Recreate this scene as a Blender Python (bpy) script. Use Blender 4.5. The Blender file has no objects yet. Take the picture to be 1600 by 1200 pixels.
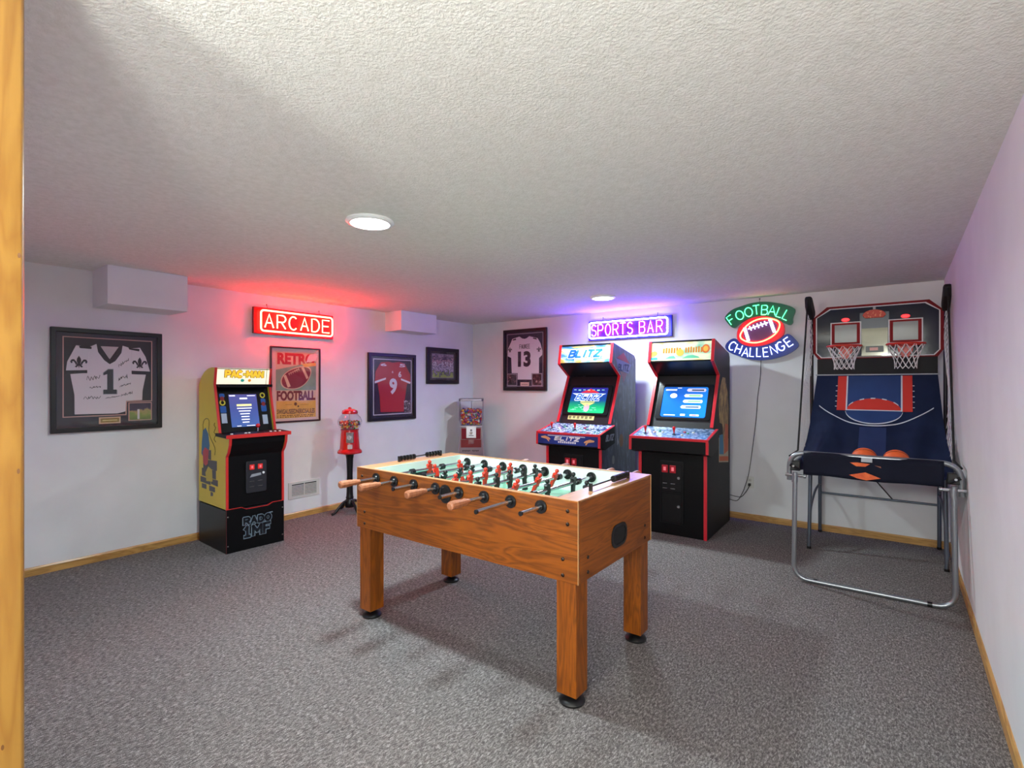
import bpy, bmesh, math, random
from mathutils import Vector, Matrix, Euler

random.seed(7)
PI = math.pi
SC = bpy.context.scene
COL = SC.collection

# ------------------------------------------------------------------ room measures (metres)
XL, XR, XRT = -4.993, 0.342, 0.300     # left wall, right wall at floor / at ceiling
YB, YF = 5.629, 0.20                   # back wall, front partition (room face)
ZC = 2.2645                            # ceiling
CAMZ = 1.38

# ------------------------------------------------------------------ camera
cam_d = bpy.data.cameras.new('camera')
cam = bpy.data.objects.new('camera', cam_d)
COL.objects.link(cam)
cam.location = (0, 0, CAMZ)
cam.rotation_euler = (PI / 2, 0, 0.6494)
cam_d.sensor_width = 36
cam_d.lens = 797.375 / 1600 * 36
cam_d.shift_y = 1.39 / 1600
cam_d.clip_start = 0.02
SC.camera = cam

# ------------------------------------------------------------------ world + exposure
world = bpy.data.worlds.new('world')
SC.world = world
world.use_nodes = True
world.node_tree.nodes['Background'].inputs[0].default_value = (0.80, 0.85, 1.0, 1)
world.node_tree.nodes['Background'].inputs[1].default_value = 0.0
SC.view_settings.view_transform = 'Standard'
SC.view_settings.look = 'None'
SC.view_settings.gamma = 1.0
SC.view_settings.use_curve_mapping = False
SC.view_settings.exposure = 0.06
LAMP_W = 50.0          # each recessed ceiling lamp
HALL_E = 122.0         # the globe lamps added behind the camera
NEON = 8.0             # neon strength
SC.cycles.use_denoising = True
SC.cycles.max_bounces = 10
SC.cycles.diffuse_bounces = 6
SC.cycles.glossy_bounces = 4
SC.cycles.transmission_bounces = 8
SC.cycles.transparent_max_bounces = 12
SC.cycles.sample_clamp_indirect = 6.0
SC.cycles.caustics_reflective = False
SC.cycles.caustics_refractive = False

# ------------------------------------------------------------------ helpers
def lin(c):
    def f(v):
        v /= 255.0
        return v / 12.92 if v <= 0.04045 else ((v + 0.055) / 1.055) ** 2.4
    return (f(c[0]), f(c[1]), f(c[2]), 1.0)

MATS = {}
def M(name, col=(128, 128, 128), rough=0.5, metal=0.0, emit=None, es=0.0, bump=None, coat=0.0, spec=0.5, alpha=None):
    """plain principled material; bump = (noise scale, strength, distance)"""
    if name in MATS:
        return MATS[name]
    m = bpy.data.materials.new(name); m.use_nodes = True
    nt = m.node_tree; p = nt.nodes['Principled BSDF']
    p.inputs['Base Color'].default_value = lin(col)
    p.inputs['Roughness'].default_value = rough
    p.inputs['Metallic'].default_value = metal
    p.inputs['Specular IOR Level'].default_value = spec
    if coat:
        p.inputs['Coat Weight'].default_value = coat
        p.inputs['Coat Roughness'].default_value = 0.12
    if emit is not None:
        p.inputs['Emission Color'].default_value = lin(emit)
        p.inputs['Emission Strength'].default_value = es
    if bump:
        tc = nt.nodes.new('ShaderNodeTexCoord')
        n = nt.nodes.new('ShaderNodeTexNoise'); n.inputs['Scale'].default_value = bump[0]; n.inputs['Detail'].default_value = 4
        b = nt.nodes.new('ShaderNodeBump'); b.inputs['Strength'].default_value = bump[1]; b.inputs['Distance'].default_value = bump[2]
        nt.links.new(tc.outputs['Object'], n.inputs['Vector'])
        nt.links.new(n.outputs['Fac'], b.inputs['Height'])
        nt.links.new(b.outputs['Normal'], p.inputs['Normal'])
    MATS[name] = m
    return m

def M_noise(name, stops, scale=10, rough=0.5, stretch=(1, 1, 1), rot=(0, 0, 0), detail=5, distort=0.0, emit=0.0, bump=None, metal=0.0, spec=0.5, coat=0.0, voronoi=False, interp='LINEAR'):
    """noise -> colour ramp; stops = [(pos, rgb)...]; emit>0 uses the same colour as emission"""
    if name in MATS:
        return MATS[name]
    m = bpy.data.materials.new(name); m.use_nodes = True
    nt = m.node_tree; p = nt.nodes['Principled BSDF']
    tc = nt.nodes.new('ShaderNodeTexCoord'); mp = nt.nodes.new('ShaderNodeMapping')
    mp.inputs['Scale'].default_value = stretch; mp.inputs['Rotation'].default_value = rot
    nt.links.new(tc.outputs['Object'], mp.inputs['Vector'])
    if voronoi:
        n = nt.nodes.new('ShaderNodeTexVoronoi'); n.inputs['Scale'].default_value = scale
        sep = nt.nodes.new('ShaderNodeSeparateColor'); nt.links.new(n.outputs['Color'], sep.inputs['Color']); fac = sep.outputs['Red']
        hgt = n.outputs['Distance']
    else:
        n = nt.nodes.new('ShaderNodeTexNoise'); n.inputs['Scale'].default_value = scale
        n.inputs['Detail'].default_value = detail; n.inputs['Distortion'].default_value = distort; fac = n.outputs['Fac']; hgt = fac
    nt.links.new(mp.outputs['Vector'], n.inputs['Vector'])
    r = nt.nodes.new('ShaderNodeValToRGB'); cr = r.color_ramp; cr.interpolation = interp
    while len(cr.elements) < len(stops): cr.elements.new(0.5)
    for e, (pos, c) in zip(cr.elements, stops):
        e.position = pos; e.color = lin(c)
    nt.links.new(fac, r.inputs['Fac'])
    nt.links.new(r.outputs['Color'], p.inputs['Base Color'])
    p.inputs['Roughness'].default_value = rough; p.inputs['Metallic'].default_value = metal
    p.inputs['Specular IOR Level'].default_value = spec
    if coat:
        p.inputs['Coat Weight'].default_value = coat; p.inputs['Coat Roughness'].default_value = 0.15
    if emit:
        nt.links.new(r.outputs['Color'], p.inputs['Emission Color']); p.inputs['Emission Strength'].default_value = emit
    if bump:
        b = nt.nodes.new('ShaderNodeBump'); b.inputs['Strength'].default_value = bump[0]; b.inputs['Distance'].default_value = bump[1]
        nt.links.new(hgt, b.inputs['Height']); nt.links.new(b.outputs['Normal'], p.inputs['Normal'])
    MATS[name] = m
    return m

def M_wood(name, axis, light, dark, scale=1.0, rough=0.38, coat=0.15):
    """long grain along axis 0/1/2 of the object"""
    if name in MATS:
        return MATS[name]
    m = bpy.data.materials.new(name); m.use_nodes = True
    nt = m.node_tree; p = nt.nodes['Principled BSDF']
    tc = nt.nodes.new('ShaderNodeTexCoord'); mp = nt.nodes.new('ShaderNodeMapping')
    s = [9 * scale] * 3; s[axis] = 0.9 * scale
    mp.inputs['Scale'].default_value = s
    nt.links.new(tc.outputs['Object'], mp.inputs['Vector'])
    n1 = nt.nodes.new('ShaderNodeTexNoise'); n1.inputs['Scale'].default_value = 1.3; n1.inputs['Detail'].default_value = 3; n1.inputs['Distortion'].default_value = 1.2
    nt.links.new(mp.outputs['Vector'], n1.inputs['Vector'])
    mu = nt.nodes.new('ShaderNodeMath'); mu.operation = 'MULTIPLY'; mu.inputs[1].default_value = 13.0
    nt.links.new(n1.outputs['Fac'], mu.inputs[0])
    fr = nt.nodes.new('ShaderNodeMath'); fr.operation = 'PINGPONG'; fr.inputs[1].default_value = 1.0
    nt.links.new(mu.outputs[0], fr.inputs[0])
    n2 = nt.nodes.new('ShaderNodeTexNoise'); n2.inputs['Scale'].default_value = 14; n2.inputs['Detail'].default_value = 5
    nt.links.new(mp.outputs['Vector'], n2.inputs['Vector'])
    mx = nt.nodes.new('ShaderNodeMath'); mx.operation = 'MULTIPLY_ADD'; mx.inputs[1].default_value = 0.55
    nt.links.new(fr.outputs[0], mx.inputs[0]); 
    m2 = nt.nodes.new('ShaderNodeMath'); m2.operation = 'MULTIPLY'; m2.inputs[1].default_value = 0.55
    nt.links.new(n2.outputs['Fac'], m2.inputs[0]); nt.links.new(m2.outputs[0], mx.inputs[2])
    r = nt.nodes.new('ShaderNodeValToRGB'); cr = r.color_ramp
    cr.elements[0].position = 0.05; cr.elements[0].color = lin(dark)
    cr.elements[1].position = 0.72; cr.elements[1].color = lin(light)
    nt.links.new(mx.outputs[0], r.inputs['Fac'])
    nt.links.new(r.outputs['Color'], p.inputs['Base Color'])
    p.inputs['Roughness'].default_value = rough
    p.inputs['Coat Weight'].default_value = coat; p.inputs['Coat Roughness'].default_value = 0.2
    MATS[name] = m
    return m

def M_glass(name, tint=(255, 255, 255), refl=0.9):
    """thin clear pane: transparent, with a fresnel gloss"""
    if name in MATS:
        return MATS[name]
    m = bpy.data.materials.new(name); m.use_nodes = True
    nt = m.node_tree
    for n in list(nt.nodes):
        if n.type == 'BSDF_PRINCIPLED': nt.nodes.remove(n)
    out = [n for n in nt.nodes if n.type == 'OUTPUT_MATERIAL'][0]
    t = nt.nodes.new('ShaderNodeBsdfTransparent'); t.inputs['Color'].default_value = lin(tint)
    g = nt.nodes.new('ShaderNodeBsdfGlossy'); g.inputs['Roughness'].default_value = 0.04
    f = nt.nodes.new('ShaderNodeLayerWeight'); f.inputs['Blend'].default_value = 0.5
    pw = nt.nodes.new('ShaderNodeMath'); pw.operation = 'POWER'; pw.inputs[1].default_value = 4.0
    k = nt.nodes.new('ShaderNodeMath'); k.operation = 'MULTIPLY_ADD'; k.inputs[1].default_value = refl; k.inputs[2].default_value = 0.03
    x = nt.nodes.new('ShaderNodeMixShader')
    nt.links.new(f.outputs['Facing'], pw.inputs[0]); nt.links.new(pw.outputs[0], k.inputs[0]); nt.links.new(k.outputs[0], x.inputs['Fac'])
    nt.links.new(t.outputs[0], x.inputs[1]); nt.links.new(g.outputs[0], x.inputs[2])
    nt.links.new(x.outputs[0], out.inputs['Surface'])
    MATS[name] = m
    return m

def M_grad(name, axis, lo, hi, stops, emit=0.0, rough=0.3, noise=0.0, nscale=8):
    """colour ramp along a local axis between lo and hi (a printed or shown picture)"""
    if name in MATS:
        return MATS[name]
    m = bpy.data.materials.new(name); m.use_nodes = True
    nt = m.node_tree; p = nt.nodes['Principled BSDF']
    tc = nt.nodes.new('ShaderNodeTexCoord'); sp = nt.nodes.new('ShaderNodeSeparateXYZ')
    nt.links.new(tc.outputs['Object'], sp.inputs[0])
    mr = nt.nodes.new('ShaderNodeMapRange'); mr.inputs['From Min'].default_value = lo; mr.inputs['From Max'].default_value = hi
    nt.links.new(sp.outputs[axis], mr.inputs['Value'])
    fac = mr.outputs['Result']
    if noise:
        n = nt.nodes.new('ShaderNodeTexNoise'); n.inputs['Scale'].default_value = nscale; n.inputs['Detail'].default_value = 6
        nt.links.new(tc.outputs['Object'], n.inputs['Vector'])
        a = nt.nodes.new('ShaderNodeMath'); a.operation = 'SUBTRACT'; a.inputs[1].default_value = 0.5
        nt.links.new(n.outputs['Fac'], a.inputs[0])
        b = nt.nodes.new('ShaderNodeMath'); b.operation = 'MULTIPLY_ADD'; b.inputs[1].default_value = noise
        nt.links.new(a.outputs[0], b.inputs[0]); nt.links.new(fac, b.inputs[2]); fac = b.outputs[0]
    r = nt.nodes.new('ShaderNodeValToRGB'); cr = r.color_ramp
    while len(cr.elements) < len(stops): cr.elements.new(0.5)
    for e, (pos, c) in zip(cr.elements, stops):
        e.position = pos; e.color = lin(c)
    nt.links.new(fac, r.inputs['Fac'])
    nt.links.new(r.outputs['Color'], p.inputs['Base Color']); p.inputs['Roughness'].default_value = rough
    if emit:
        nt.links.new(r.outputs['Color'], p.inputs['Emission Color']); p.inputs['Emission Strength'].default_value = emit
    MATS[name] = m
    return m

class MB:
    """collects shapes into one mesh"""
    def __init__(s): s.v = []; s.f = []; s.mi = []; s.m = 0
    def add(s, vs, fs):
        o = len(s.v); s.v += [tuple(q) for q in vs]
        for q in fs: s.f.append([i + o for i in q]); s.mi.append(s.m)
        return s
    def box(s, x0, y0, z0, x1, y1, z1):
        x0, x1 = sorted((x0, x1)); y0, y1 = sorted((y0, y1)); z0, z1 = sorted((z0, z1))
        return s.add([(x0, y0, z0), (x1, y0, z0), (x1, y1, z0), (x0, y1, z0), (x0, y0, z1), (x1, y0, z1), (x1, y1, z1), (x0, y1, z1)],
                     [(0, 3, 2, 1), (4, 5, 6, 7), (0, 1, 5, 4), (1, 2, 6, 5), (2, 3, 7, 6), (3, 0, 4, 7)])
    def prism(s, poly, axis, c0, c1):
        def P(a, b, c):
            return (c, a, b) if axis == 'x' else ((a, c, b) if axis == 'y' else (a, b, c))
        n = len(poly)
        return s.add([P(a, b, c0) for a, b in poly] + [P(a, b, c1) for a, b in poly],
                     [list(range(n)), list(range(2 * n - 1, n - 1, -1))] + [(i, i + n, (i + 1) % n + n, (i + 1) % n) for i in range(n)])
    def ring(s, outer, inner, axis, c0, c1):
        def P(a, b, c):
            return (c, a, b) if axis == 'x' else ((a, c, b) if axis == 'y' else (a, b, c))
        n = len(outer)
        vs = [P(a, b, c0) for a, b in outer] + [P(a, b, c0) for a, b in inner] + [P(a, b, c1) for a, b in outer] + [P(a, b, c1) for a, b in inner]
        fs = []
        for i in range(n):
            j = (i + 1) % n
            fs += [(i, j, n + j, n + i), (2 * n + i, 3 * n + i, 3 * n + j, 2 * n + j), (i, 2 * n + i, 2 * n + j, j), (n + i, n + j, 3 * n + j, 3 * n + i)]
        return s.add(vs, fs)
    def cyl(s, p0, p1, r0, r1=None, n=12):
        r1 = r0 if r1 is None else r1
        p0, p1 = Vector(p0), Vector(p1); d = (p1 - p0).normalized()
        a = d.orthogonal().normalized(); b = d.cross(a)
        vs = [p0 + (a * math.cos(2 * PI * i / n) + b * math.sin(2 * PI * i / n)) * r0 for i in range(n)]
        vs += [p1 + (a * math.cos(2 * PI * i / n) + b * math.sin(2 * PI * i / n)) * r1 for i in range(n)]
        return s.add(vs, [list(range(n))[::-1], list(range(n, 2 * n))] + [(i, (i + 1) % n, (i + 1) % n + n, i + n) for i in range(n)])
    def tube(s, pts, r, n=8, closed=False):
        pts = [Vector(q) for q in pts]
        if closed and (pts[0] - pts[-1]).length < 1e-6: pts = pts[:-1]
        N = len(pts)
        up = None; rings = []
        for i, q in enumerate(pts):
            a = pts[(i - 1) % N] if (i > 0 or closed) else q
            c = pts[(i + 1) % N] if (i < N - 1 or closed) else q
            t = (c - a).normalized()
            if up is None: up = t.orthogonal().normalized()
            up = (up - t * up.dot(t))
            up = up.normalized() if up.length > 1e-6 else t.orthogonal().normalized()
            b = t.cross(up)
            rings.append([q + (up * math.cos(2 * PI * k / n) + b * math.sin(2 * PI * k / n)) * r for k in range(n)])
        vs = [v for g in rings for v in g]; fs = []
        for i in range(N - (0 if closed else 1)):
            o = i * n; o2 = ((i + 1) % N) * n
            fs += [(o + k, o + (k + 1) % n, o2 + (k + 1) % n, o2 + k) for k in range(n)]
        if not closed: fs += [list(range(n))[::-1], list(range((N - 1) * n, N * n))]
        return s.add(vs, fs)
    def lathe(s, prof, c=(0, 0, 0), n=24):
        vs = []
        for r, z in prof:
            vs += [(c[0] + r * math.cos(2 * PI * k / n), c[1] + r * math.sin(2 * PI * k / n), c[2] + z) for k in range(n)]
        fs = []
        for i in range(len(prof) - 1):
            fs += [(i * n + k, i * n + (k + 1) % n, (i + 1) * n + (k + 1) % n, (i + 1) * n + k) for k in range(n)]
        if prof[0][0] > 1e-5: fs.append(list(range(n))[::-1])
        if prof[-1][0] > 1e-5: fs.append(list(range((len(prof) - 1) * n, len(prof) * n)))
        return s.add(vs, fs)
    def ball(s, c, r, sc=(1, 1, 1), n=12, m=8):
        pr = [(max(1e-6, math.sin(PI * i / m)), -math.cos(PI * i / m)) for i in range(m + 1)]
        vs = []
        for a, z in pr:
            vs += [(c[0] + r * sc[0] * a * math.cos(2 * PI * k / n), c[1] + r * sc[1] * a * math.sin(2 * PI * k / n), c[2] + r * sc[2] * z) for k in range(n)]
        fs = []
        for i in range(m):
            fs += [(i * n + k, i * n + (k + 1) % n, (i + 1) * n + (k + 1) % n, (i + 1) * n + k) for k in range(n)]
        return s.add(vs, fs)
    def grid(s, fn, nu, nv):
        vs = [fn(i / nu, j / nv) for j in range(nv + 1) for i in range(nu + 1)]
        return s.add(vs, [(j * (nu + 1) + i, j * (nu + 1) + i + 1, (j + 1) * (nu + 1) + i + 1, (j + 1) * (nu + 1) + i) for j in range(nv) for i in range(nu)])
    def mesh(s, name, mats, smooth=None):
        me = bpy.data.meshes.new(name); me.from_pydata(s.v, [], s.f)
        mats = mats if isinstance(mats, (list, tuple)) else [mats]
        for m in mats: me.materials.append(m)
        if len(mats) > 1: me.polygons.foreach_set('material_index', s.mi)
        bm = bmesh.new(); bm.from_mesh(me)
        bmesh.ops.remove_doubles(bm, verts=bm.verts, dist=1e-6)
        bmesh.ops.recalc_face_normals(bm, faces=bm.faces)
        bm.to_mesh(me); bm.free()
        if smooth:
            me.shade_smooth(); me.set_sharp_from_angle(angle=math.radians(smooth))
        me.update()
        return me
    def build(s, name, mats, parent=None, smooth=None, bevel=0.0, loc=None):
        o = bpy.data.objects.new(name, s.mesh(name, mats, smooth)); COL.objects.link(o)
        if parent is not None: o.parent = parent
        if loc is not None: o.location = loc
        if bevel:
            b = o.modifiers.new('bevel', 'BEVEL'); b.width = bevel; b.segments = 2; b.limit_method = 'ANGLE'
        return o

def tag(o, label=None, cat=None, group=None, kind=None):
    if label: o['label'] = label
    if cat: o['category'] = cat
    if group: o['group'] = group
    if kind: o['kind'] = kind
    return o
def root(name, loc, rz, label, cat, group=None):
    o = bpy.data.objects.new(name, None); COL.objects.link(o)
    o.location = loc; o.rotation_euler = (0, 0, rz); o.empty_display_size = 0.1
    return tag(o, label, cat, group)
def share(name, me, parent, loc=(0, 0, 0), rot=(0, 0, 0)):
    o = bpy.data.objects.new(name, me); COL.objects.link(o); o.parent = parent; o.location = loc; o.rotation_euler = rot
    return o
def rect(x0, z0, x1, z1): return [(x0, z0), (x1, z0), (x1, z1), (x0, z1)]
def rrect(x0, z0, x1, z1, r, n=5):
    out = []
    for cx, cz, a0 in ((x1 - r, z1 - r, 0), (x0 + r, z1 - r, 90), (x0 + r, z0 + r, 180), (x1 - r, z0 + r, 270)):
        for k in range(n + 1):
            a = math.radians(a0 + 90 * k / n); out.append((cx + r * math.cos(a), cz + r * math.sin(a)))
    return out
def ell(cx, cz, rx, rz, n=24, a0=0): return [(cx + rx * math.cos(2 * PI * k / n + a0), cz + rz * math.sin(2 * PI * k / n + a0)) for k in range(n)]

def _letters(s, fat, shear, spacing):
    cu = bpy.data.curves.new('lettering', 'FONT'); cu.body = s; cu.size = 1.0; cu.offset = fat; cu.extrude = 0.5
    cu.resolution_u = 3; cu.shear = shear; cu.space_character = spacing
    ob = bpy.data.objects.new('lettering', cu); COL.objects.link(ob)
    bpy.context.view_layer.update()
    me = bpy.data.meshes.new_from_object(ob.evaluated_get(bpy.context.evaluated_depsgraph_get()))
    bpy.data.objects.remove(ob); bpy.data.curves.remove(cu)
    return me
def text(name, s, mat, parent, x0, z0, x1, z1, y, depth=0.0008, fat=0.0, mtx=None, shear=0.0, outline=None, out_fat=0.06, spacing=1.0):
    """block lettering fitted into the box x0..x1, z0..z1 on a plane facing -y (or carried by mtx);
    outline = material of a wider letter laid underneath"""
    layers = ([(out_fat, outline, y)] if outline else []) + [(fat, mat, y - (depth if outline else 0))]
    box = None
    for f_, m_, yy in layers:
        me = _letters(s, f_, shear, spacing)
        if box is None:
            xs = [v.co.x for v in me.vertices]; ys = [v.co.y for v in me.vertices]
            box = min(xs), max(xs), min(ys), max(ys)
        ax, bx, ay, by = box
        for v in me.vertices:
            px = x0 + (v.co.x - ax) / (bx - ax) * (x1 - x0); pz = z0 + (v.co.y - ay) / (by - ay) * (z1 - z0)
            q = Vector((px, yy - depth if v.co.z > 0 else yy, pz))
            v.co = mtx @ q if mtx is not None else q
        me.materials.clear(); me.materials.append(m_)
        n_ = name if (m_ is mat) else name + '_outline'
        me.name = n_
        o = bpy.data.objects.new(n_, me); COL.objects.link(o); o.parent = parent
    return o

def arc(cx, cz, rx, rz, a0, a1, n=12):
    return [(cx + rx * math.cos(math.radians(a0 + (a1 - a0) * k / n)), cz + rz * math.sin(math.radians(a0 + (a1 - a0) * k / n))) for k in range(n + 1)]
STROKE = {
    'A': [[(0, 0), (.5, 1), (1, 0)], [(.2, .36), (.8, .36)]],
    'B': [[(0, 0), (0, 1), (.6, 1)] + arc(.6, .765, .36, .235, 90, -90) + [(0, .53)], [(.62, .53)] + arc(.62, .265, .38, .265, 90, -90) + [(0, 0)]],
    'C': [arc(.52, .5, .52, .5, 48, 312, 20)],
    'D': [[(0, 0), (0, 1), (.4, 1)] + arc(.4, .5, .6, .5, 90, -90, 16) + [(0, 0)]],
    'E': [[(.95, 1), (0, 1), (0, 0), (.95, 0)], [(0, .51), (.82, .51)]],
    'F': [[(0, 0), (0, 1), (.95, 1)], [(0, .52), (.78, .52)]],
    'G': [arc(.5, .5, .5, .5, 50, 340, 20) + [(1, .44), (.58, .44)]],
    'H': [[(0, 0), (0, 1)], [(1, 0), (1, 1)], [(0, .5), (1, .5)]],
    'L': [[(0, 1), (0, 0), (.9, 0)]],
    'N': [[(0, 0), (0, 1), (1, 0), (1, 1)]],
    'O': [arc(.5, .5, .5, .5, 90, 450, 24)],
    'P': [[(0, 0), (0, 1), (.6, 1)] + arc(.6, .74, .4, .26, 90, -90) + [(0, .48)]],
    'R': [[(0, 0), (0, 1), (.6, 1)] + arc(.6, .74, .4, .26, 90, -90) + [(0, .48)], [(.5, .48), (1, 0)]],
    'S': [arc(.5, .755, .44, .245, 25, 270, 14) + arc(.5, .255, .46, .255, 90, -155, 14)],
    'T': [[(0, 1), (1, 1)], [(.5, 1), (.5, 0)]],
}
STROKE.update({
    'I': [[(.5, 0), (.5, 1)]], '1': [[(.2, .74), (.55, 1), (.55, 0)], [(.12, 0), (.95, 0)]],
    'M': [[(0, 0), (0, 1), (.5, .35), (1, 1), (1, 0)]], 'Z': [[(0, 1), (1, 1), (0, 0), (1, 0)]], '-': [[(.15, .45), (.85, .45)]],
    'U': [[(0, 1), (0, .3)] + arc(.5, .3, .5, .3, 180, 360, 10) + [(1, 1)]], 'K': [[(0, 0), (0, 1)], [(1, 1), (.05, .42)], [(.35, .6), (1, 0)]],
})
def block(name, s, mat, parent, x0, z0, x1, z1, y, thick, depth=.0008, mtx=None, slant=0.0, gap=.35, outline=None, out=0.0, widths=None):
    """heavy sans letters drawn with strokes of one thickness; outline = material of a wider stroke underneath"""
    n = len(s); wd = [(widths or {}).get(c, 1.0) for c in s]
    unit = (x1 - x0 - thick) / (sum(wd) + gap * (n - 1)); h = z1 - z0 - thick
    layers = ([(outline, thick / 2 + out, y, '_outline')] if outline else []) + [(mat, thick / 2, y - (depth if outline else 0), '')]
    for m_, r, yy, suf in layers:
        mb = MB(); cx = x0 + thick / 2
        for c, w in zip(s, wd):
            for st in STROKE[c]:
                pts = [(cx + a * w * unit + slant * (b - .5) * h, z0 + thick / 2 + b * h) for a, b in st]
                for p, q in zip(pts[:-1], pts[1:]):
                    d = Vector((q[0] - p[0], q[1] - p[1]))
                    if d.length < 1e-6: continue
                    d.normalize(); nx, nz = -d.y * r, d.x * r; ex, ez = d.x * r * .6, d.y * r * .6
                    mb.prism([(p[0] + nx - ex, p[1] + nz - ez), (p[0] - nx - ex, p[1] - nz - ez), (q[0] - nx + ex, q[1] - nz + ez), (q[0] + nx + ex, q[1] + nz + ez)], 'y', yy - depth, yy)
            cx += (w + gap) * unit
        if mtx is not None: mb.v = [tuple(mtx @ Vector(v)) for v in mb.v]
        mb.build(name + suf, m_, parent)
def neon_letter(ch, cx, cz, w, h, ang, y, r, mat, parent):
    mb = MB(); ca, sa = math.cos(ang), math.sin(ang)
    for st in STROKE[ch]:
        pts = []
        for a, b in st:
            u, v = (a - .5) * w, (b - .5) * h
            pts.append((cx + ca * u - sa * v, y, cz + sa * u + ca * v))
        mb.tube(pts, r, 6)
    return mb.build('neon_letter', mat, parent, smooth=60)
# ================================================================== THE ROOM
wall_m = M_noise('wall_paint', [(0.35, (222, 222, 224)), (0.7, (229, 229, 231))], scale=3, rough=0.62, bump=None, spec=0.3)
def add_bump(m, scale, strength, dist, detail=3):
    nt = m.node_tree; p = nt.nodes['Principled BSDF']
    tc = nt.nodes.new('ShaderNodeTexCoord'); n = nt.nodes.new('ShaderNodeTexNoise')
    n.inputs['Scale'].default_value = scale; n.inputs['Detail'].default_value = detail
    b = nt.nodes.new('ShaderNodeBump'); b.inputs['Strength'].default_value = strength; b.inputs['Distance'].default_value = dist
    nt.links.new(tc.outputs['Object'], n.inputs['Vector']); nt.links.new(n.outputs['Fac'], b.inputs['Height']); nt.links.new(b.outputs['Normal'], p.inputs['Normal'])
add_bump(wall_m, 55, 0.12, 0.004)
ceil_m = M_noise('ceiling_texture', [(0.3, (222, 220, 212)), (0.7, (234, 232, 226))], scale=40, rough=0.85, spec=0.1)
add_bump(ceil_m, 115, 0.42, 0.009, 4)

# carpet: cut and loop, light and dark yarns in slanting ripples
def carpet():
    m = bpy.data.materials.new('carpet'); m.use_nodes = True
    nt = m.node_tree; p = nt.nodes['Principled BSDF']; L = nt.links.new
    tc = nt.nodes.new('ShaderNodeTexCoord')
    mp = nt.nodes.new('ShaderNodeMapping'); mp.inputs['Rotation'].default_value = (0, 0, 0.12); mp.inputs['Scale'].default_value = (2.5, 1.0, 1)
    L(tc.outputs['Object'], mp.inputs['Vector'])
    n1 = nt.nodes.new('ShaderNodeTexNoise'); n1.inputs['Scale'].default_value = 52; n1.inputs['Detail'].default_value = 4; n1.inputs['Roughness'].default_value = 0.65; n1.inputs['Distortion'].default_value = 0.6
    L(mp.outputs['Vector'], n1.inputs['Vector'])
    n2 = nt.nodes.new('ShaderNodeTexNoise'); n2.inputs['Scale'].default_value = 330; n2.inputs['Detail'].default_value = 3; n2.inputs['Roughness'].default_value = 0.7
    L(tc.outputs['Object'], n2.inputs['Vector'])
    a = nt.nodes.new('ShaderNodeMath'); a.operation = 'MULTIPLY_ADD'; a.inputs[1].default_value = 0.5
    b = nt.nodes.new('ShaderNodeMath'); b.operation = 'MULTIPLY'; b.inputs[1].default_value = 0.5
    L(n2.outputs['Fac'], b.inputs[0]); L(n1.outputs['Fac'], a.inputs[0]); L(b.outputs[0], a.inputs[2])
    r = nt.nodes.new('ShaderNodeValToRGB'); cr = r.color_ramp
    cr.elements.new(0.5)
    for e, (pos, c) in zip(cr.elements, [(0.36, (54, 50, 50)), (0.5, (108, 102, 101)), (0.65, (190, 184, 182))]):
        e.position = pos; e.color = lin(c)
    L(a.outputs[0], r.inputs['Fac']); L(r.outputs['Color'], p.inputs['Base Color'])
    p.inputs['Roughness'].default_value = 0.95; p.inputs['Specular IOR Level'].default_value = 0.1
    bp = nt.nodes.new('ShaderNodeBump'); bp.inputs['Strength'].default_value = 0.7; bp.inputs['Distance'].default_value = 0.01
    L(a.outputs[0], bp.inputs['Height']); L(bp.outputs['Normal'], p.inputs['Normal'])
    return m
carpet_m = carpet()
pine = M_wood('pine_trim', 0, (196, 150, 84), (150, 104, 50), scale=1.2, rough=0.45)
pine_y = M_wood('pine_trim_side', 1, (196, 150, 84), (150, 104, 50), scale=1.2, rough=0.45)
post_m = M_wood('pine_post', 2, (152, 110, 46), (128, 84, 28), scale=0.9, rough=0.4)

YH = -3.2   # back of the space behind the camera
def S(name, mb, mat, label=None, **k):
    o = mb.build(name, mat, **k); tag(o, label, None, None, 'structure'); return o
S('floor', MB().box(XL - .1, YH - .1, -0.08, XR + .1, YB + .1, 0), carpet_m, 'grey flecked loop-pile carpet covering the whole floor')
S('ceiling', MB().box(XL - .1, YH - .1, ZC, XR + .1, YB + .1, ZC + 0.08), ceil_m, 'off-white stippled ceiling over the games room')
S('wall_left', MB().box(XL - .1, YF - .15, 0, XL, YB + .1, ZC), wall_m, 'white painted long wall behind the yellow cabinet')
S('wall_back', MB().box(XL, YB, 0, XR + .06, YB + .1, ZC), wall_m, 'white painted far wall behind the two tall cabinets')
S('wall_right', MB().prism([(XR, 0), (XR + .1, 0), (XRT + .1, ZC), (XRT, ZC)], 'y', YH, YB), wall_m, 'white painted wall along the right edge')
S('wall_front', MB().box(XL, YF - .14, 0, -1.35, YF - .02, ZC), wall_m, 'white partition beside the wooden door post')
S('wall_hall_left', MB().box(-3.1, YH, 0, -3.0, YF - .14, ZC), wall_m, 'white wall of the space behind the camera')
S('wall_hall_back', MB().box(-3.1, YH - .1, 0, XR + .06, YH, ZC), wall_m, 'white end wall of the space behind the camera')
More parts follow.
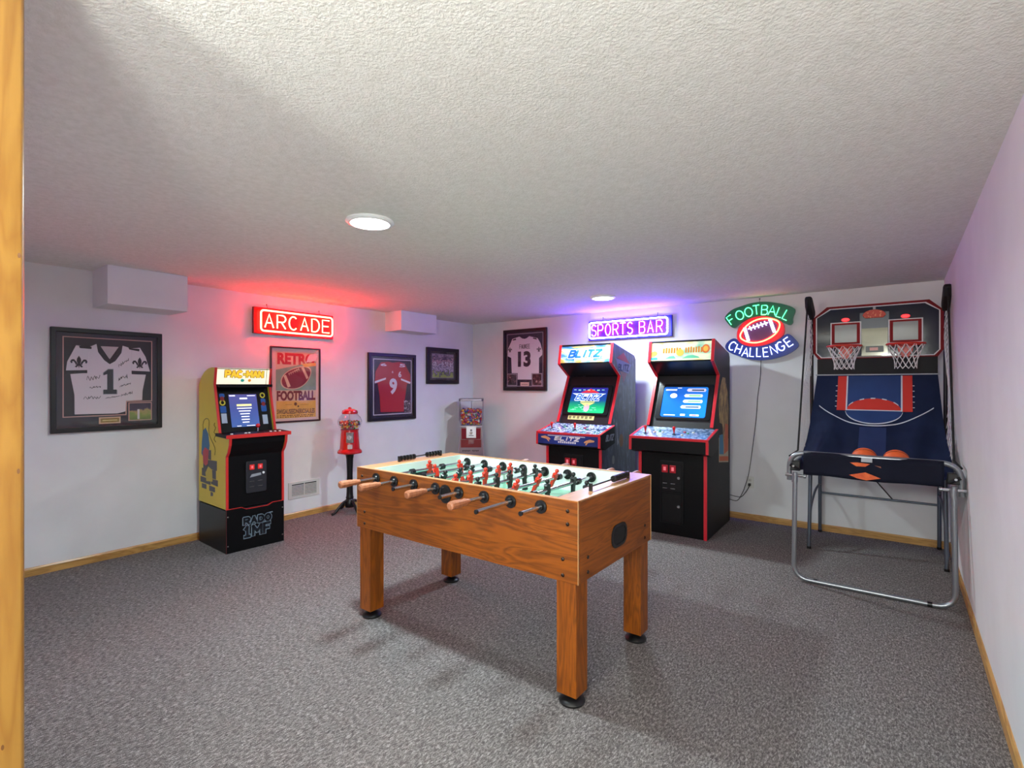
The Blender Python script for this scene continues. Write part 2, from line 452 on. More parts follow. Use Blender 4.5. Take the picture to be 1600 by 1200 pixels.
# baseboards with a bevelled top
bb = 0.062
def bprof(): return [(0, 0), (0.012, 0), (0.012, bb - 0.012), (0.006, bb), (0, bb)]
S('baseboard_left', MB().prism([(XL + a, z) for a, z in bprof()], 'y', YF, YB - 0.012), pine_y, 'narrow pine baseboard along the left wall')
S('baseboard_back', MB().prism([(YB - a, z) for a, z in bprof()], 'x', XL, XR - 0.012), pine, 'narrow pine baseboard along the far wall')
S('baseboard_right', MB().prism([(XR - a, z) for a, z in bprof()], 'y', YF - 1.5, YB), pine_y, 'narrow pine baseboard along the right wall')
# door post at the left edge of the view
mb = MB().prism([(-1.36, YF - .16), (-1.315, YF - .16), (-1.30, YF - .145), (-1.30, YF + .002), (-1.304, YF + .007), (-1.312, YF + .01), (-1.36, YF + .01)], 'z', 0, ZC)
S('trim_1', mb, post_m, 'knotty yellow pine door post at the left edge', smooth=40)
kn = MB()
for z, y in ((1.62, .201), (1.22, .2), (0.72, .179)):
    kn.prism(ell(y, z, .0022, .005, 10), 'x', -1.3002, -1.2996)
knot = kn.build('post_knot', M('knot_brown', (96, 58, 22), 0.5)); tag(knot, None, None, None, 'stuff')
knot.parent = bpy.data.objects['trim_1']
# boxed-in bulkheads below the ceiling on the left wall
S('trim_2', MB().box(XL, 1.187, 1.977, -4.625, 1.716, ZC), wall_m, 'white boxed bulkhead above the white number one jersey', bevel=0.002)
S('trim_3', MB().box(XL, 4.02, 2.03, -4.70, 4.60, ZC), wall_m, 'smaller white boxed bulkhead above the red jersey', bevel=0.002)

# ------------------------------------------------------------------ recessed ceiling lamps
lamp_glow = M('lamp_diffuser', (255, 255, 255), 0.4, emit=(255, 250, 244), es=9.0)
lamp_ring = M('lamp_ring', (240, 240, 240), 0.4)
def ceiling_lamp(x, y, watts, label):
    t = root('ceiling_lamp', (x, y, ZC), 0, label, 'ceiling light', 'flat round ceiling lamps')
    MB().lathe([(0.124, 0), (0.128, -0.008), (0.118, -0.016), (0.104, -0.018), (0.104, 0)], n=32).build('trim_ring', lamp_ring, t, smooth=40)
    MB().lathe([(0.104, -0.014), (0.09, -0.021), (0.05, -0.026), (1e-6, -0.028)], n=32).build('diffuser', lamp_glow, t, smooth=60)
    ld = bpy.data.lights.new('lamp_light', 'AREA'); ld.shape = 'DISK'; ld.size = 0.19; ld.energy = watts; ld.spread = math.radians(166); ld.color = (0.78, 0.96, 1.0)
    lo = bpy.data.objects.new('lamp_light', ld); COL.objects.link(lo); lo.parent = t; lo.location = (0, 0, -0.032)
    return t
ceiling_lamp(-2.275, 1.73, LAMP_W, 'round glowing ceiling lamp nearest the camera, over the room middle')
ceiling_lamp(-2.376, 4.64, LAMP_W, 'round glowing ceiling lamp near the far wall, by the purple sign')
# two unseen globe lamps added behind the camera to brighten the near ceiling
gl = M('added_globe_glow', (255, 255, 255), 0.4, emit=(250, 255, 248), es=HALL_E)
def pendant(x, y, label):
    t = root('added_pendant_lamp', (x, y, ZC), 0, label, 'added pendant lamp', 'added globe lamps behind the camera')
    MB().lathe([(0.06, 0), (0.06, -.012), (0.02, -.03), (1e-6, -.03)], n=24).build('canopy', lamp_ring, t, smooth=40)
    MB().cyl((0, 0, -.03), (0, 0, -.38), .004, n=8).build('stem', lamp_ring, t)
    MB().ball((0, 0, -.53), .15, n=16, m=10).build('globe', gl, t, smooth=80)
pendant(-0.12, -0.55, 'added unseen white globe lamp behind the camera, nearest the right wall')
pendant(-0.85, -1.05, 'added unseen white globe lamp behind the camera, farther from the right wall')
# ================================================================== FOOSBALL TABLE
def foosball():
    t = root('foosball_table', (-1.831, 2.273, 0), 0.004, 'wooden foosball table with red and black players in the room centre', 'foosball table')
    LX, WY, ZT, ZB = 0.7525, 0.401, 0.891, 0.536
    lt, dk = (144, 75, 5), (90, 42, 2)
    w0 = M_wood('honey_laminate_long', 0, lt, dk, 1.0, coat=.04); w1 = M_wood('honey_laminate_cross', 1, lt, dk, 1.0, coat=.04); w2 = M_wood('honey_laminate_upright', 2, lt, dk, 1.1, coat=.04)
    railm = M_wood('rail_laminate_sheen', 1, (214, 160, 112), (196, 138, 92), 1.0, rough=0.28, coat=0.4)  # both rail woods painted lighter for the light their tops reflect
    railx = M_wood('rail_laminate_sheen_long', 0, (214, 160, 112), (196, 138, 92), 1.0, rough=0.28, coat=0.4)
    white = M('inner_white', (226, 236, 230), 0.35)
    black = M('black_plastic', (16, 16, 18), 0.35)
    chrome = M('chrome_rod', (205, 210, 215), 0.18, 1.0)
    bolt_m = M('dark_bolt', (52, 40, 34), 0.35, 0.7)
    edge = M('pale_edge_band', (216, 170, 116), 0.4)
    # long side panels, white liners inside
    for s in (-1, 1):
        MB().box(-LX, s * (WY - .019), ZB, LX, s * WY, ZT - .003).build('side_panel', w0, t, bevel=.0015)
        MB().box(-LX + .1, s * (WY - .022), .70, LX - .1, s * (WY - .019), ZT - .004).build('inner_liner', white, t)
        MB().box(-LX, s * (WY - .024), ZT - .003, LX, s * WY, ZT).build('top_edge_strip', railx, t)
        MB().box(s * (LX - .019), -WY + .019, ZB, s * LX, WY - .019, ZT - .004).build('end_panel', w1, t, bevel=.0015)
        MB().box(s * (LX - .112), -WY + .022, ZT - .012, s * LX, WY - .022, ZT).build('end_rail', railm, t, bevel=.0015)
        MB().box(s * (LX - .116), -WY + .022, .70, s * (LX - .112), WY - .022, ZT - .004).build('end_liner', white, t)
        # pale corner bands of the end panels
        for q in (-1, 1):
            MB().box(s * LX, q * WY, ZB, s * (LX + .0012), q * (WY - .006), ZT).build('corner_band', edge, t)
    # playfield with markings
    green = M_noise('playfield_green', [(0.3, (96, 168, 138)), (0.7, (118, 186, 156))], scale=6, rough=0.25, coat=0.4)
    MB().box(-LX + .112, -WY + .022, .735, LX - .112, WY - .022, .745).build('playfield', green, t)
    pw = M('line_white', (232, 240, 234), 0.4)
    def ln(x0, y0, x1, y1): MB().box(x0, y0, .745, x1, y1, .7456).build('field_line', pw, t)
    ln(-.004, -.37, .004, .37)
    for s in (-1, 1):
        ln(s * .46, -.22, s * .468, .22); ln(s * .46, -.22, s * .64, -.212); ln(s * .46, .212, s * .64, .22)
        ln(s * .62, -.36, s * .628, .36)
    MB().ring([(math.cos(a) * .12, math.sin(a) * .12) for a in [2 * PI * k / 32 for k in range(32)]], [(math.cos(a) * .112, math.sin(a) * .112) for a in [2 * PI * k / 32 for k in range(32)]], 'z', .745, .7456).build('field_line', pw, t)
    # raised corner ramps and goals
    for s in (-1, 1):
        MB().box(s * (LX - .119), -.11, .746, s * (LX - .116), .11, .83).build('goal_mouth', black, t)
    # legs
    for sx in (-1, 1):
        for sy in (-1, 1):
            cx, cy = sx * .690, sy * .341
            lg = MB().box(cx - .049, cy - .049, .046, cx + .049, cy + .049, ZB).build('leg', w2, t, bevel=.002)
            MB().lathe([(.056, 0), (.058, .008), (.05, .018), (.03, .026), (.016, .03), (.014, .047)], (cx, cy, 0), 20).build('levelling_foot', black, lg, smooth=40)
            MB().box(cx - .05, cy - .05, ZB, cx + .05, cy + .05, .70).build('leg_block', w2, t)
    # bolts
    bm_ = MB().lathe([(.0085, 0), (.008, .003), (.004, .0055), (1e-6, .006)], n=10).mesh('bolt', bolt_m, 50)
    def bolt(p, rot): share('bolt', bm_, t, p, rot)
    for s in (-1, 1):
        for dx, z in ((.049, .842), (.049, .786), (.073, .633), (.073, .564)):
            bolt((s * (LX - dx), -WY, z), (PI / 2, 0, 0)); bolt((s * (LX - dx), WY, z), (-PI / 2, 0, 0))
        for dy, z in ((.088, .633), (.088, .568)):
            bolt((LX, s * (WY - dy), z), (0, PI / 2, 0)); bolt((-LX, s * (WY - dy), z), (0, -PI / 2, 0))
    # ball return cups in the end panels, ball entry on the long side
    for s in (-1, 1):
        MB().ring(rrect(-.085, .602, .085, .712, .05), rrect(-.07, .616, .07, .70, .04), 'x', s * LX, s * (LX + .004)).build('return_cup_rim', black, t)
        MB().prism(rrect(-.071, .615, .071, .701, .04), 'x', s * LX, s * (LX + .001)).build('return_cup', M('cup_black', (6, 6, 7), 0.6), t)
        MB().ring(ell(-.018, .823, .041, .047, 24), ell(-.018, .823, .028, .034, 24), 'y', s * WY, s * (WY + .006)).build('ball_entry_rim', black, t)
        MB().prism(ell(-.018, .823, .0285, .0345, 24), 'y', s * WY, s * (WY + .0015)).build('ball_entry', M('cup_black'), t)
    # players
    def player(mat):
        mb = MB()
        mb.ball((0, 0, .046), .0125, n=10, m=6)
        mb.cyl((0, 0, .028), (0, 0, .037), .0075, .0065, 8)
        mb.prism([(-.012, .010), (.012, .010), (.020, .026), (.014, .032), (-.014, .032), (-.020, .026)], 'x', -.010, .010)
        mb.prism([(-.013, -.014), (.013, -.014), (.014, .012), (-.014, .012)], 'x', -.0115, .0115)
        mb.prism([(-.0085, -.066), (.0085, -.066), (.0125, -.014), (-.0125, -.014)], 'x', -.008, .008)
        mb.box(-.013, -.0105, -.078, .013, .0105, -.064)
        for s in (-1, 1): mb.cyl((0, s * .017, .026), (.004, s * .021, .0), .005, .004, 6)
        me = mb.mesh('player', mat, 50)
        return me
    red_p = player(M('player_red', (206, 52, 30), 0.35)); blk_p = player(M('player_black', (22, 24, 24), 0.4))
    hand_m = M_wood('handle_wood', 1, (170, 108, 74), (132, 78, 50), 2.0, rough=0.5)
    bump_m = MB().cyl((0, -.014, 0), (0, .014, 0), .019, n=14).mesh('bumper', black, 40)
    bush_m = MB().cyl((0, 0, 0), (0, .008, 0), .030, n=20).cyl((0, .008, 0), (0, .016, 0), .018, .015, n=16).mesh('bushing', black, 40)
    hprof = [(.012, 0), (.0125, .012), (.0165, .022), (.0175, .03), (.0155, .042), (.0185, .06), (.0205, .10), (.0195, .124), (.012, .13)]
    hmb = MB(); n = 10
    hmb.lathe(hprof, n=n); handle_me = hmb.mesh('handle', hand_m, 35)
    xs = [-2.400, -2.245, -2.085, -1.920, -1.755, -1.590, -1.430, -1.262]
    front = [1.624, 1.640, 1.727, 1.671, 1.734, 1.630, 1.626, 1.715]        # world y of the rod end on the near side
    men = [('r', [0.013]), ('r', [-.077, .14]), ('b', [-.182, -.055, .053]), ('r', [-.256, -.136, -.003, .116, .236]),
           ('b', [-.255, -.10, .018, .157, .275]), ('r', [-.157, .048, .225]), ('b', [-.093, .167]), ('b', [0.0])]
    tilt = [0.1, -0.25, 0.5, 0.12, -0.05, 0.42, 0.0, 0.2]
    zr = .842
    for i, (x, yf, (cl, ys)) in enumerate(zip(xs, front, men)):
        lx = x + 1.831; y0 = yf - 2.273
        has = cl == 'r'
        y1 = .62 if has else .55
        if has: y1 = .50 + .05 * (i % 2)
        else: y1 = .66
        rod = MB().cyl((0, y0 + (.13 if has else 0), 0), (0, y1 - (0 if has else .13), 0), .0098, n=12)
        ro = rod.build('rod', chrome, t, smooth=40, loc=(lx, 0, zr))
        if has:
            share('handle', handle_me, ro, (0, y0 + .13, 0), (PI / 2, 0, 0))
        else:
            share('handle', handle_me, ro, (0, y1 - .13, 0), (-PI / 2, 0, 0))
            share('end_cap', MB().cyl((0, -.002, 0), (0, .006, 0), .0104, n=10).mesh('end_cap', black), ro, (0, y0, 0))
        if has: share('end_cap', MB().cyl((0, -.006, 0), (0, .002, 0), .0104, n=10).mesh('end_cap', black), ro, (0, y1, 0))
        for y in ys:
            share('player', red_p if cl == 'r' else blk_p, ro, (0, y, 0), (0, tilt[i] + random.uniform(-.04, .04), 0))
        for s in (-1, 1):
            share('bushing', bush_m, t, (lx, s * WY, zr), (0, 0, 0 if s > 0 else PI))
            share('bushing', bush_m, t, (lx, s * (WY - .022), zr), (0, 0, PI if s > 0 else 0))
            share('bumper', bump_m, ro, (0, s * (max(abs(ys[0]), abs(ys[-1])) + .05 if len(ys) > 1 else .13), 0))
    # score counters on the end rails
    bead = MB().cyl((0, -.0052, 0), (0, .0052, 0), .0165, n=12).mesh('score_bead', black, 40)
    for s, yc, yl in ((1, .02, .21), (-1, .06, .19)):
        cx = s * (LX - .055)
        sc = MB().box(cx - .008, yc - yl, ZT, cx + .008, yc - yl + .012, ZT + .036).box(cx - .008, yc + yl - .012, ZT, cx + .008, yc + yl, ZT + .036)
        sc.cyl((cx, yc - yl, ZT + .021), (cx, yc + yl, ZT + .021), .004, n=8)
        so = sc.build('score_counter', black, t, bevel=.002)
        for k in range(10):
            yy = yc - yl + .026 + .026 * k if (k < 5 and s < 0) else yc + yl - .026 - .026 * (9 - k)
            if s > 0: yy = yc + yl - .024 - .0165 * k
            share('score_bead', bead, so, (cx, yy, ZT + .021))
    # the ball lying in the near right corner
    b = MB().ball((0, 0, 0), .017, n=14, m=10).build('foosball_ball', M('ball_grey', (150, 152, 140), 0.4), None, smooth=60)
    b.location = (-1.831 + .585, 2.273 + .12, .7465 + .017)
    tag(b, 'small grey ball on the green playfield of the foosball table', 'ball')
foosball()
# ================================================================== ARCADE CABINETS
blackm = M('cabinet_black', (9, 9, 11), 0.42, spec=0.18)
blackt = M('textured_black', (24, 26, 28), 0.55, bump=(220, 0.3, 0.002), spec=.3)
redm = M('red_tmolding', (196, 30, 44), 0.3, coat=0.3)
bezelm = M('bezel_dark', (34, 26, 32), 0.3)
knobred = M('joystick_red', (206, 24, 30), 0.25, coat=0.4)
chromem = M('bright_chrome', (220, 222, 224), 0.15, 1.0)
steel = M('lock_steel', (190, 192, 194), 0.25, 1.0)

class Slope:
    """flat plate facing the player, from (y0,z0) at its foot to (y1,z1) at its top"""
    def __init__(s, a, b, off=0.0):
        s.a = Vector((0, a[0], a[1])); s.b = Vector((0, b[0], b[1]))
        s.d = (s.b - s.a); s.len = s.d.length; s.d.normalize()
        s.n = Vector((0, -s.d.z, s.d.y))           # towards the player
        s.a = s.a + s.n * off
        s.m = Matrix(((1, 0, 0, s.a.x), (0, -s.n.y, s.d.y, s.a.y), (0, -s.n.z, s.d.z, s.a.z), (0, 0, 0, 1)))
    def put(s, name, mb, mat, parent, **k):
        mb.v = [tuple(s.m @ Vector(v)) for v in mb.v]
        return mb.build(name, mat, parent, **k)
    def child(s, name, parent):
        return s

def strip(mb, pts, x0, x1, out=.006, inn=.003):
    for (a, b) in zip(pts[:-1], pts[1:]):
        d = Vector((b[0] - a[0], b[1] - a[1])).normalized(); n = Vector((-d.y, d.x))
        q = [(a[0] - n.x * inn, a[1] - n.y * inn), (b[0] - n.x * inn, b[1] - n.y * inn), (b[0] + n.x * out, b[1] + n.y * out), (a[0] + n.x * out, a[1] + n.y * out)]
        mb.prism(q, 'x', x0, x1)
    return mb

def joystick(parent, x, y, z, mat=knobred, bat=True, s=1.0):
    j = MB().lathe([(.02 * s, 0), (.02 * s, .003), (.006 * s, .005), (.005 * s, .012)], (x, y, z), 14).build('joystick', M('black_plastic', (16, 16, 18), 0.35), parent, smooth=40)
    if bat: MB().lathe([(.004, .01), (.006, .02), (.012, .05), (.0145, .062), (.011, .072), (1e-6, .076)], (x, y, z), 14).build('bat_top', mat, j, smooth=60)
    else:
        MB().cyl((x, y, z + .01), (x, y, z + .05), .0045, n=10).build('shaft', chromem, j, smooth=40)
        MB().ball((x, y, z + .058), .0175, n=14, m=10).build('ball_top', mat, j, smooth=60)
    return j

def button(parent, x, y, z, mat, r=.013):
    return MB().lathe([(r, 0), (r, .006), (r * .8, .009), (1e-6, .009)], (x, y, z), 14).build('push_button', mat, parent, smooth=40)

def big_cabinet(kind, loc, rz, label):
    t = root('arcade_cabinet', loc, rz, label, 'arcade cabinet', 'tall arcade cabinets on the far wall')
    hw, th = .313, .02
    prof = [(0, 0), (0, .80), (.12, .86), (.207, .985), (.448, 1.476), (.235, 1.604), (.276, 1.809), (.823, 1.702), (.86, 1.66), (.86, 0)]
    sidem = blackt if kind == 'golf' else M_noise('side_art_night', [(0.28, (30, 34, 52)), (0.5, (52, 58, 82)), (0.64, (78, 84, 108)), (0.72, (150, 150, 168)), (0.8, (92, 74, 92))], scale=7, stretch=(1, 2.2, 0.8), detail=6, distort=1.2, rough=0.35)
    for s in (-1, 1):
        sp = MB().prism(prof, 'x', s * (hw - th), s * hw).build('side_panel', sidem, t)
        tr = MB(); x0, x1 = s * (hw - .027), s * (hw + .002)
        strip(tr, [(0, 0), (0, .78)], x0, x1); strip(tr, [(.207, .985), (.448, 1.476), (.235, 1.604), (.276, 1.809)], x0, x1)
        tr.build('edge_trim', redm, t, bevel=.0015)
        if kind == 'golf' and s > 0:
            X = hw + .0006
            MB().prism([(.42, .88), (.80, .84), (.80, .60), (.42, .645)], 'x', hw, X).build('side_decal_border', M('decal_cream', (186, 180, 150), 0.5), sp)
            MB().prism([(.435, .90), (.60, .90), (.60, .70), (.435, .72)], 'x', X, X + .0006).build('side_decal_blue', M('decal_blue', (40, 130, 176), 0.5), sp)
            MB().prism([(.62, 1.0), (.79, 1.0), (.785, .72), (.62, .70)], 'x', X, X + .0006).build('side_decal_orange', M('decal_orange', (206, 100, 50), 0.5), sp)
            MB().prism([(.435, .70), (.79, .66), (.79, .615), (.435, .655)], 'x', X, X + .0006).build('side_decal_lettering_band', M('decal_orange'), sp)
            gold = M_noise('decal_gold', [(0.35, (110, 84, 40)), (0.5, (176, 146, 78)), (0.65, (206, 184, 124))], scale=14, stretch=(1, 3, 0.7), rough=0.45, interp='CONSTANT')
            MB().prism([(.44, 1.02), (.40, 1.18), (.46, 1.36), (.56, 1.455), (.66, 1.45), (.76, 1.30), (.80, 1.10), (.79, .98), (.66, 1.0), (.60, .78), (.54, 1.0)], 'x', X + .0006, X + .0012).build('side_decal_gold', gold, sp)
        if kind == 'ball' and s > 0:
            X = hw + .0006
            MB().prism([(.36, 1.66), (.70, 1.60), (.53, 1.72)], 'x', hw, X).build('logo_peak', M('logo_red', (176, 52, 70), 0.5), sp)
            MB().prism([(.33, 1.655), (.74, 1.60), (.66, 1.50), (.40, 1.545)], 'x', hw, X).build('logo_band', M('logo_silver', (126, 128, 168), 0.5), sp)
            MB().prism([(.44, 1.525), (.62, 1.50), (.53, 1.40)], 'x', hw, X).build('logo_tip', M('logo_tan', (150, 110, 110), 0.5), sp)
            mt = Matrix.Translation((0, 0, 0)) @ Matrix(((0, -1, 0, hw), (1, 0, 0, 0), (0, 0, 1, 0), (0, 0, 0, 1)))
            block('logo_lettering', 'BLITZ', M('logo_blue', (34, 40, 96), 0.5), sp, .39, 1.522, .67, 1.60, -.0006, .018, mtx=mt, slant=.2, gap=.36, widths={'I': .35})
            MB().prism(ell(.47, .80, .05, .07, 18), 'x', hw, X).build('side_art_medallion', M('decal_tan', (150, 118, 80), 0.5), sp)
            MB().prism(ell(.27, .62, .03, .045, 16), 'x', hw, X).build('side_art_medallion', M('decal_grey', (138, 142, 140), 0.5), sp)
    # lower front
    MB().box(-hw + th, .008, .0, hw - th, .022, .80).build('front_panel', blackm, t)
    cd = MB().box(-.108, -.002, .105, .108, .009, .68).build('coin_door', M('coin_door_black', (14, 14, 16), 0.45, spec=.25), t, bevel=.003)
    MB().ring(rect(-.096, .40, .096, .655), rect(-.09, .406, .09, .649), 'y', -.004, -.002).build('door_seam', blackm, cd)
    MB().ring(rect(-.096, .12, .096, .385), rect(-.09, .126, .09, .379), 'y', -.004, -.002).build('door_seam', blackm, cd)
    cr = M('coin_red', (120, 8, 20), 0.3, emit=(220, 20, 50), es=0.16)
    for x in (-.062, .012):
        bz = MB().box(x - .028, -.010, .572, x + .028, -.002, .642).build('coin_return_button', cr, cd, bevel=.003)
        MB().box(x - .012, -.0115, .59, x + .012, -.010, .625).build('price_mark', M('coin_mark', (230, 120, 130), 0.4, emit=(255, 120, 140), es=0.2), bz)
        MB().box(x - .02, -.006, .47, x + .02, -.002, .476).build('coin_slot', steel, cd)
        MB().box(x - .02, -.006, .425, x + .02, -.002, .431).build('coin_slot', steel, cd)
    for z in (.53, .27):
        MB().cyl((.066, -.012, z), (.066, -.002, z), .013, n=16).build('lock', steel, cd, smooth=40)
    # control panel box
    cx = hw + .045
    cpz = lambda y: .904 + (y + .123) / (.331) * .071
    cpm = MB().prism([(-.127, .778), (-.123, .900), (.208, .971), (.208, .80), (-.02, .75)], 'x', -cx, cx)
    cp = cpm.build('control_panel', blackm, t)
    if kind == 'ball':
        ov = M_noise('overlay_print', [(0.25, (40, 44, 90)), (0.42, (96, 96, 150)), (0.5, (170, 168, 200)), (0.58, (60, 110, 110)), (0.68, (130, 60, 110)), (0.8, (50, 54, 100))], scale=26, rough=0.25, coat=0.4, interp='CONSTANT', detail=2)
    else:
        ov = M_noise('overlay_print_blue', [(0.3, (44, 62, 100)), (0.5, (92, 116, 150)), (0.62, (150, 164, 186)), (0.72, (60, 84, 124))], scale=34, rough=0.25, coat=0.4, detail=3)
    sl = Slope((-.118, .9012), (.206, .9707), .0)
    sl.put('control_overlay', MB().box(-cx + .02, -.002, .004, cx - .02, 0, sl.len - .004), ov, cp)
    ctr = MB().box(-cx, -.131, .884, cx, -.118, .907)
    for s in (-1, 1):
        strip(ctr, [(-.124, .902), (.208, .973)], s * (cx - .022), s * (cx + .002), .004, .004)
        ctr.box(s * (cx - .022), -.131, .776, s * (cx + .002), -.118, .884)
    ctr.build('control_trim', redm, t, bevel=.002)
    if kind == 'ball':
        MB().box(-cx + .022, -.1295, .788, cx - .022, -.126, .884).build('control_front_print', M_grad('front_print', 0, -.35, .35, [(0, (20, 40, 110)), (.5, (34, 60, 150)), (1, (16, 34, 96))], rough=.35, noise=.4), cp)
        block('front_lettering', 'BLITZ', M('print_white', (226, 228, 236), 0.4), cp, -.14, .826, .14, .868, -.1296, .012, slant=.4, gap=.36, widths={'I': .35})
        MB().box(-.22, -.1305, .870, .20, -.1296, .876).build('front_print_bar', M('print_white'), cp)
        q = MB()
        for k in range(9): q.box(-.10 + k * .023, -.1305, .803, -.10 + k * .023 + .016, -.1296, .820 + .004 * (k % 2))
        q.build('front_print_line', M('print_white'), cp)
        skin = M('print_skin', (206, 150, 104), 0.5)
        for s in (-1, 1):
            hand = [(-.30, .858), (-.25, .868), (-.205, .852), (-.185, .835), (-.20, .828), (-.215, .838), (-.20, .812), (-.212, .81), (-.232, .834), (-.26, .84), (-.295, .845)]
            MB().prism([(-s * a, b - (.012 if s > 0 else 0)) for a, b in hand], 'y', -.1306, -.1296).build('printed_hand', skin, cp)
        mtx = Matrix(((0, -1, 0, cx + .0001), (1, 0, 0, 0), (0, 0, 1, 0), (0, 0, 0, 1)))
        block('cheek_lettering', 'BLITZ', M('print_grey', (150, 160, 176), 0.5), cp, .0, .83, .18, .895, -.0002, .014, mtx=mtx, slant=.4, gap=.36, widths={'I': .35})
    # sticks and buttons
    for k, x in enumerate((-.245, .025)):
        joystick(cp, x, -.01, cpz(-.01) - .003)
        for q in range(4):
            bx, by = x + .075 + .038 * (q % 3), .03 + .035 * ((q + k) % 2) - (.05 if q == 3 else 0)
            cols = [(190, 40, 60), (60, 150, 110), (226, 226, 220), (226, 226, 220)]
            button(cp, bx, by, cpz(by) - .002, M('button_%d' % q, cols[q], 0.3), .0125)
    # monitor: dark bezel, picture tube, instruction card
    mo = Slope((.207, .985), (.448, 1.476), -.03)
    bz = mo.put('monitor_bezel', MB().box(-hw + th, 0, -.02, hw - th, .01, mo.len + .01), bezelm if kind == 'ball' else M('bezel_grey', (40, 40, 42), 0.35), t)
    x0, x1, s0, s1 = (-.222, .196, .125, .415) if kind == 'ball' else (-.205, .222, .105, .425)
    mo.put('screen_surround', MB().ring(rrect(x0 - .05, s0 - .025, x1 + .05, s1 + .03, .02), rrect(x0 - .005, s0 - .005, x1 + .005, s1 + .005, .02), 'y', -.014, 0), M('tube_mask', (12, 14, 18), 0.25), bz)
    if kind == 'ball':
        scm = M_grad('game_picture', 2, 1.08, 1.35, [(0, (30, 180, 110)), (.25, (20, 150, 96)), (.42, (18, 120, 120)), (.5, (16, 76, 150)), (.85, (24, 48, 150)), (1, (40, 34, 140))], emit=.9, rough=.12, noise=.10, nscale=18)
        sc = mo.put('screen', MB().prism(rrect(x0, s0, x1, s1, .012), 'y', -.012, -.002), scm, bz)
        w_, rd, yl, pk = (M('shown_white', (220, 236, 246), .3, emit=(214, 236, 250), es=.9), M('shown_red', (200, 40, 50), .3, emit=(214, 50, 56), es=.9), M('shown_yellow', (214, 208, 120), .3, emit=(220, 214, 130), es=.9), M('shown_pink', (220, 150, 170), .3, emit=(226, 150, 170), es=.9))
        cxm = (x0 + x1) / 2; hh = s1 - s0
        mo.put('shown_peak', MB().prism([(cxm - .10, s1 - .06), (cxm + .12, s1 - .06), (cxm + .01, s1 - .012)], 'y', -.0128, -.012), rd, sc)
        mo.put('shown_wings', MB().prism([(x0 + .01, s1 - .068), (x1 - .01, s1 - .068), (x1 - .09, s1 - .105), (x0 + .10, s1 - .105)], 'y', -.0128, -.012), w_, sc)
        mo.put('shown_tip', MB().prism([(cxm - .085, s1 - .175), (cxm + .09, s1 - .175), (cxm, s1 - .225)], 'y', -.0128, -.012), yl, sc)
        block('shown_lettering', 'BLITZ', M('shown_blue', (40, 90, 190), .3, emit=(50, 100, 200), es=.9), sc, cxm - .14, s1 - .150, cxm + .145, s1 - .075, -.0128, .014, .0006, mtx=mo.m, slant=.4, gap=.36, outline=w_, out=.007, widths={'I': .35})
        mo.put('shown_scoreline', MB().box(cxm - .08, -.0128, s1 - .168, cxm + .085, -.012, s1 - .158), yl, sc)
        bars = MB()
        for k in range(7): bars.box(x0 + .02 + .055 * k, -.0128, s1 - .03 - .006 * (k % 2), x0 + .05 + .055 * k, -.012, s1 - .022)
        for k in range(14):
            xx = x0 + .01 + random.random() * (x1 - x0 - .07); zz = s0 + .01 + random.random() * .075
            bars.box(xx, -.0126, zz, xx + .02 + random.random() * .03, -.012, zz + .005)
        mo.put('shown_marks', bars, M('shown_mint', (150, 230, 200), .3, emit=(150, 236, 204), es=.7), sc)
        mo.put('shown_ball', MB().prism(ell(cxm + .005, s0 + .055, .032, .045, 18), 'y', -.0128, -.012), pk, sc)
        card = mo.put('instruction_card', MB().box(-.205, -.003, .045, .10, 0, .092), M('card_cream', (206, 194, 130), 0.5, emit=(206, 194, 130), es=.15), bz)
        q = MB()
        for k in range(6): q.box(-.195 + k * .048, -.0036, .055 + .004 * (k % 2), -.165 + k * .048, -.003, .085)
        mo.put('card_print', q, M('card_ink', (120, 110, 70), 0.6), card)
    else:
        scm = M_grad('menu_picture', 0, -.21, .23, [(0, (24, 92, 186)), (.5, (22, 96, 196)), (1, (26, 120, 214))], emit=.9, rough=.1, noise=.3)
        sc = mo.put('screen', MB().prism(rrect(x0, s0, x1, s1, .02), 'y', -.012, -.002), scm, bz)
        w_ = M('menu_white', (206, 220, 240), .3, emit=(206, 222, 244), es=.9); g_ = M('menu_green', (120, 190, 130), .3, emit=(130, 196, 130), es=.9)
        u_ = M('menu_lilac', (196, 196, 226), .3, emit=(200, 198, 232), es=.9)
        for k, (a, b, z, m_) in enumerate(((.02, .205, .375, u_), (.0, .18, .315, w_), (-.005, .185, .255, w_), (-.02, .175, .195, w_))):
            p_ = mo.put('menu_bar', MB().prism([(a, z + .016), (a + .015, z), (b - .008, z), (b, z + .016), (b - .008, z + .034), (a + .015, z + .034)], 'y', -.0127, -.012), m_, sc)
            mo.put('menu_bar_text', MB().box(a + .05, -.0132, z + .009, b - .02, -.0127, z + .024), g_ if k in (1, 2) else M('menu_ink', (70, 110, 150), .4), p_)
        q = MB().box(-.185, -.0126, .385, -.075, -.012, .402).box(-.17, -.0126, .118, -.06, -.012, .128).box(-.01, -.0126, .118, .035, -.012, .138).box(.08, -.0126, .118, .165, -.012, .136).box(-.07, -.0126, .41, -.03, -.012, .418)
        mo.put('menu_caption', q, w_, sc)
        mo.put('painted_lamp_glare', MB().prism(ell(-.10, .33, .034, .026, 20), 'y', -.0126, -.012), M('painted_glare', (230, 226, 214), .3, emit=(250, 246, 236), es=1.0), sc)  # painted reflection of a lamp on the screen glass
        mo.put('menu_caption_logo', MB().box(.10, -.0132, .122, .14, -.0126, .131), M('menu_red', (190, 60, 80), .3, emit=(200, 60, 80), es=.8), sc)
    # hood under the marquee and top
    hd = Slope((.44, 1.482), (.243, 1.602), 0)
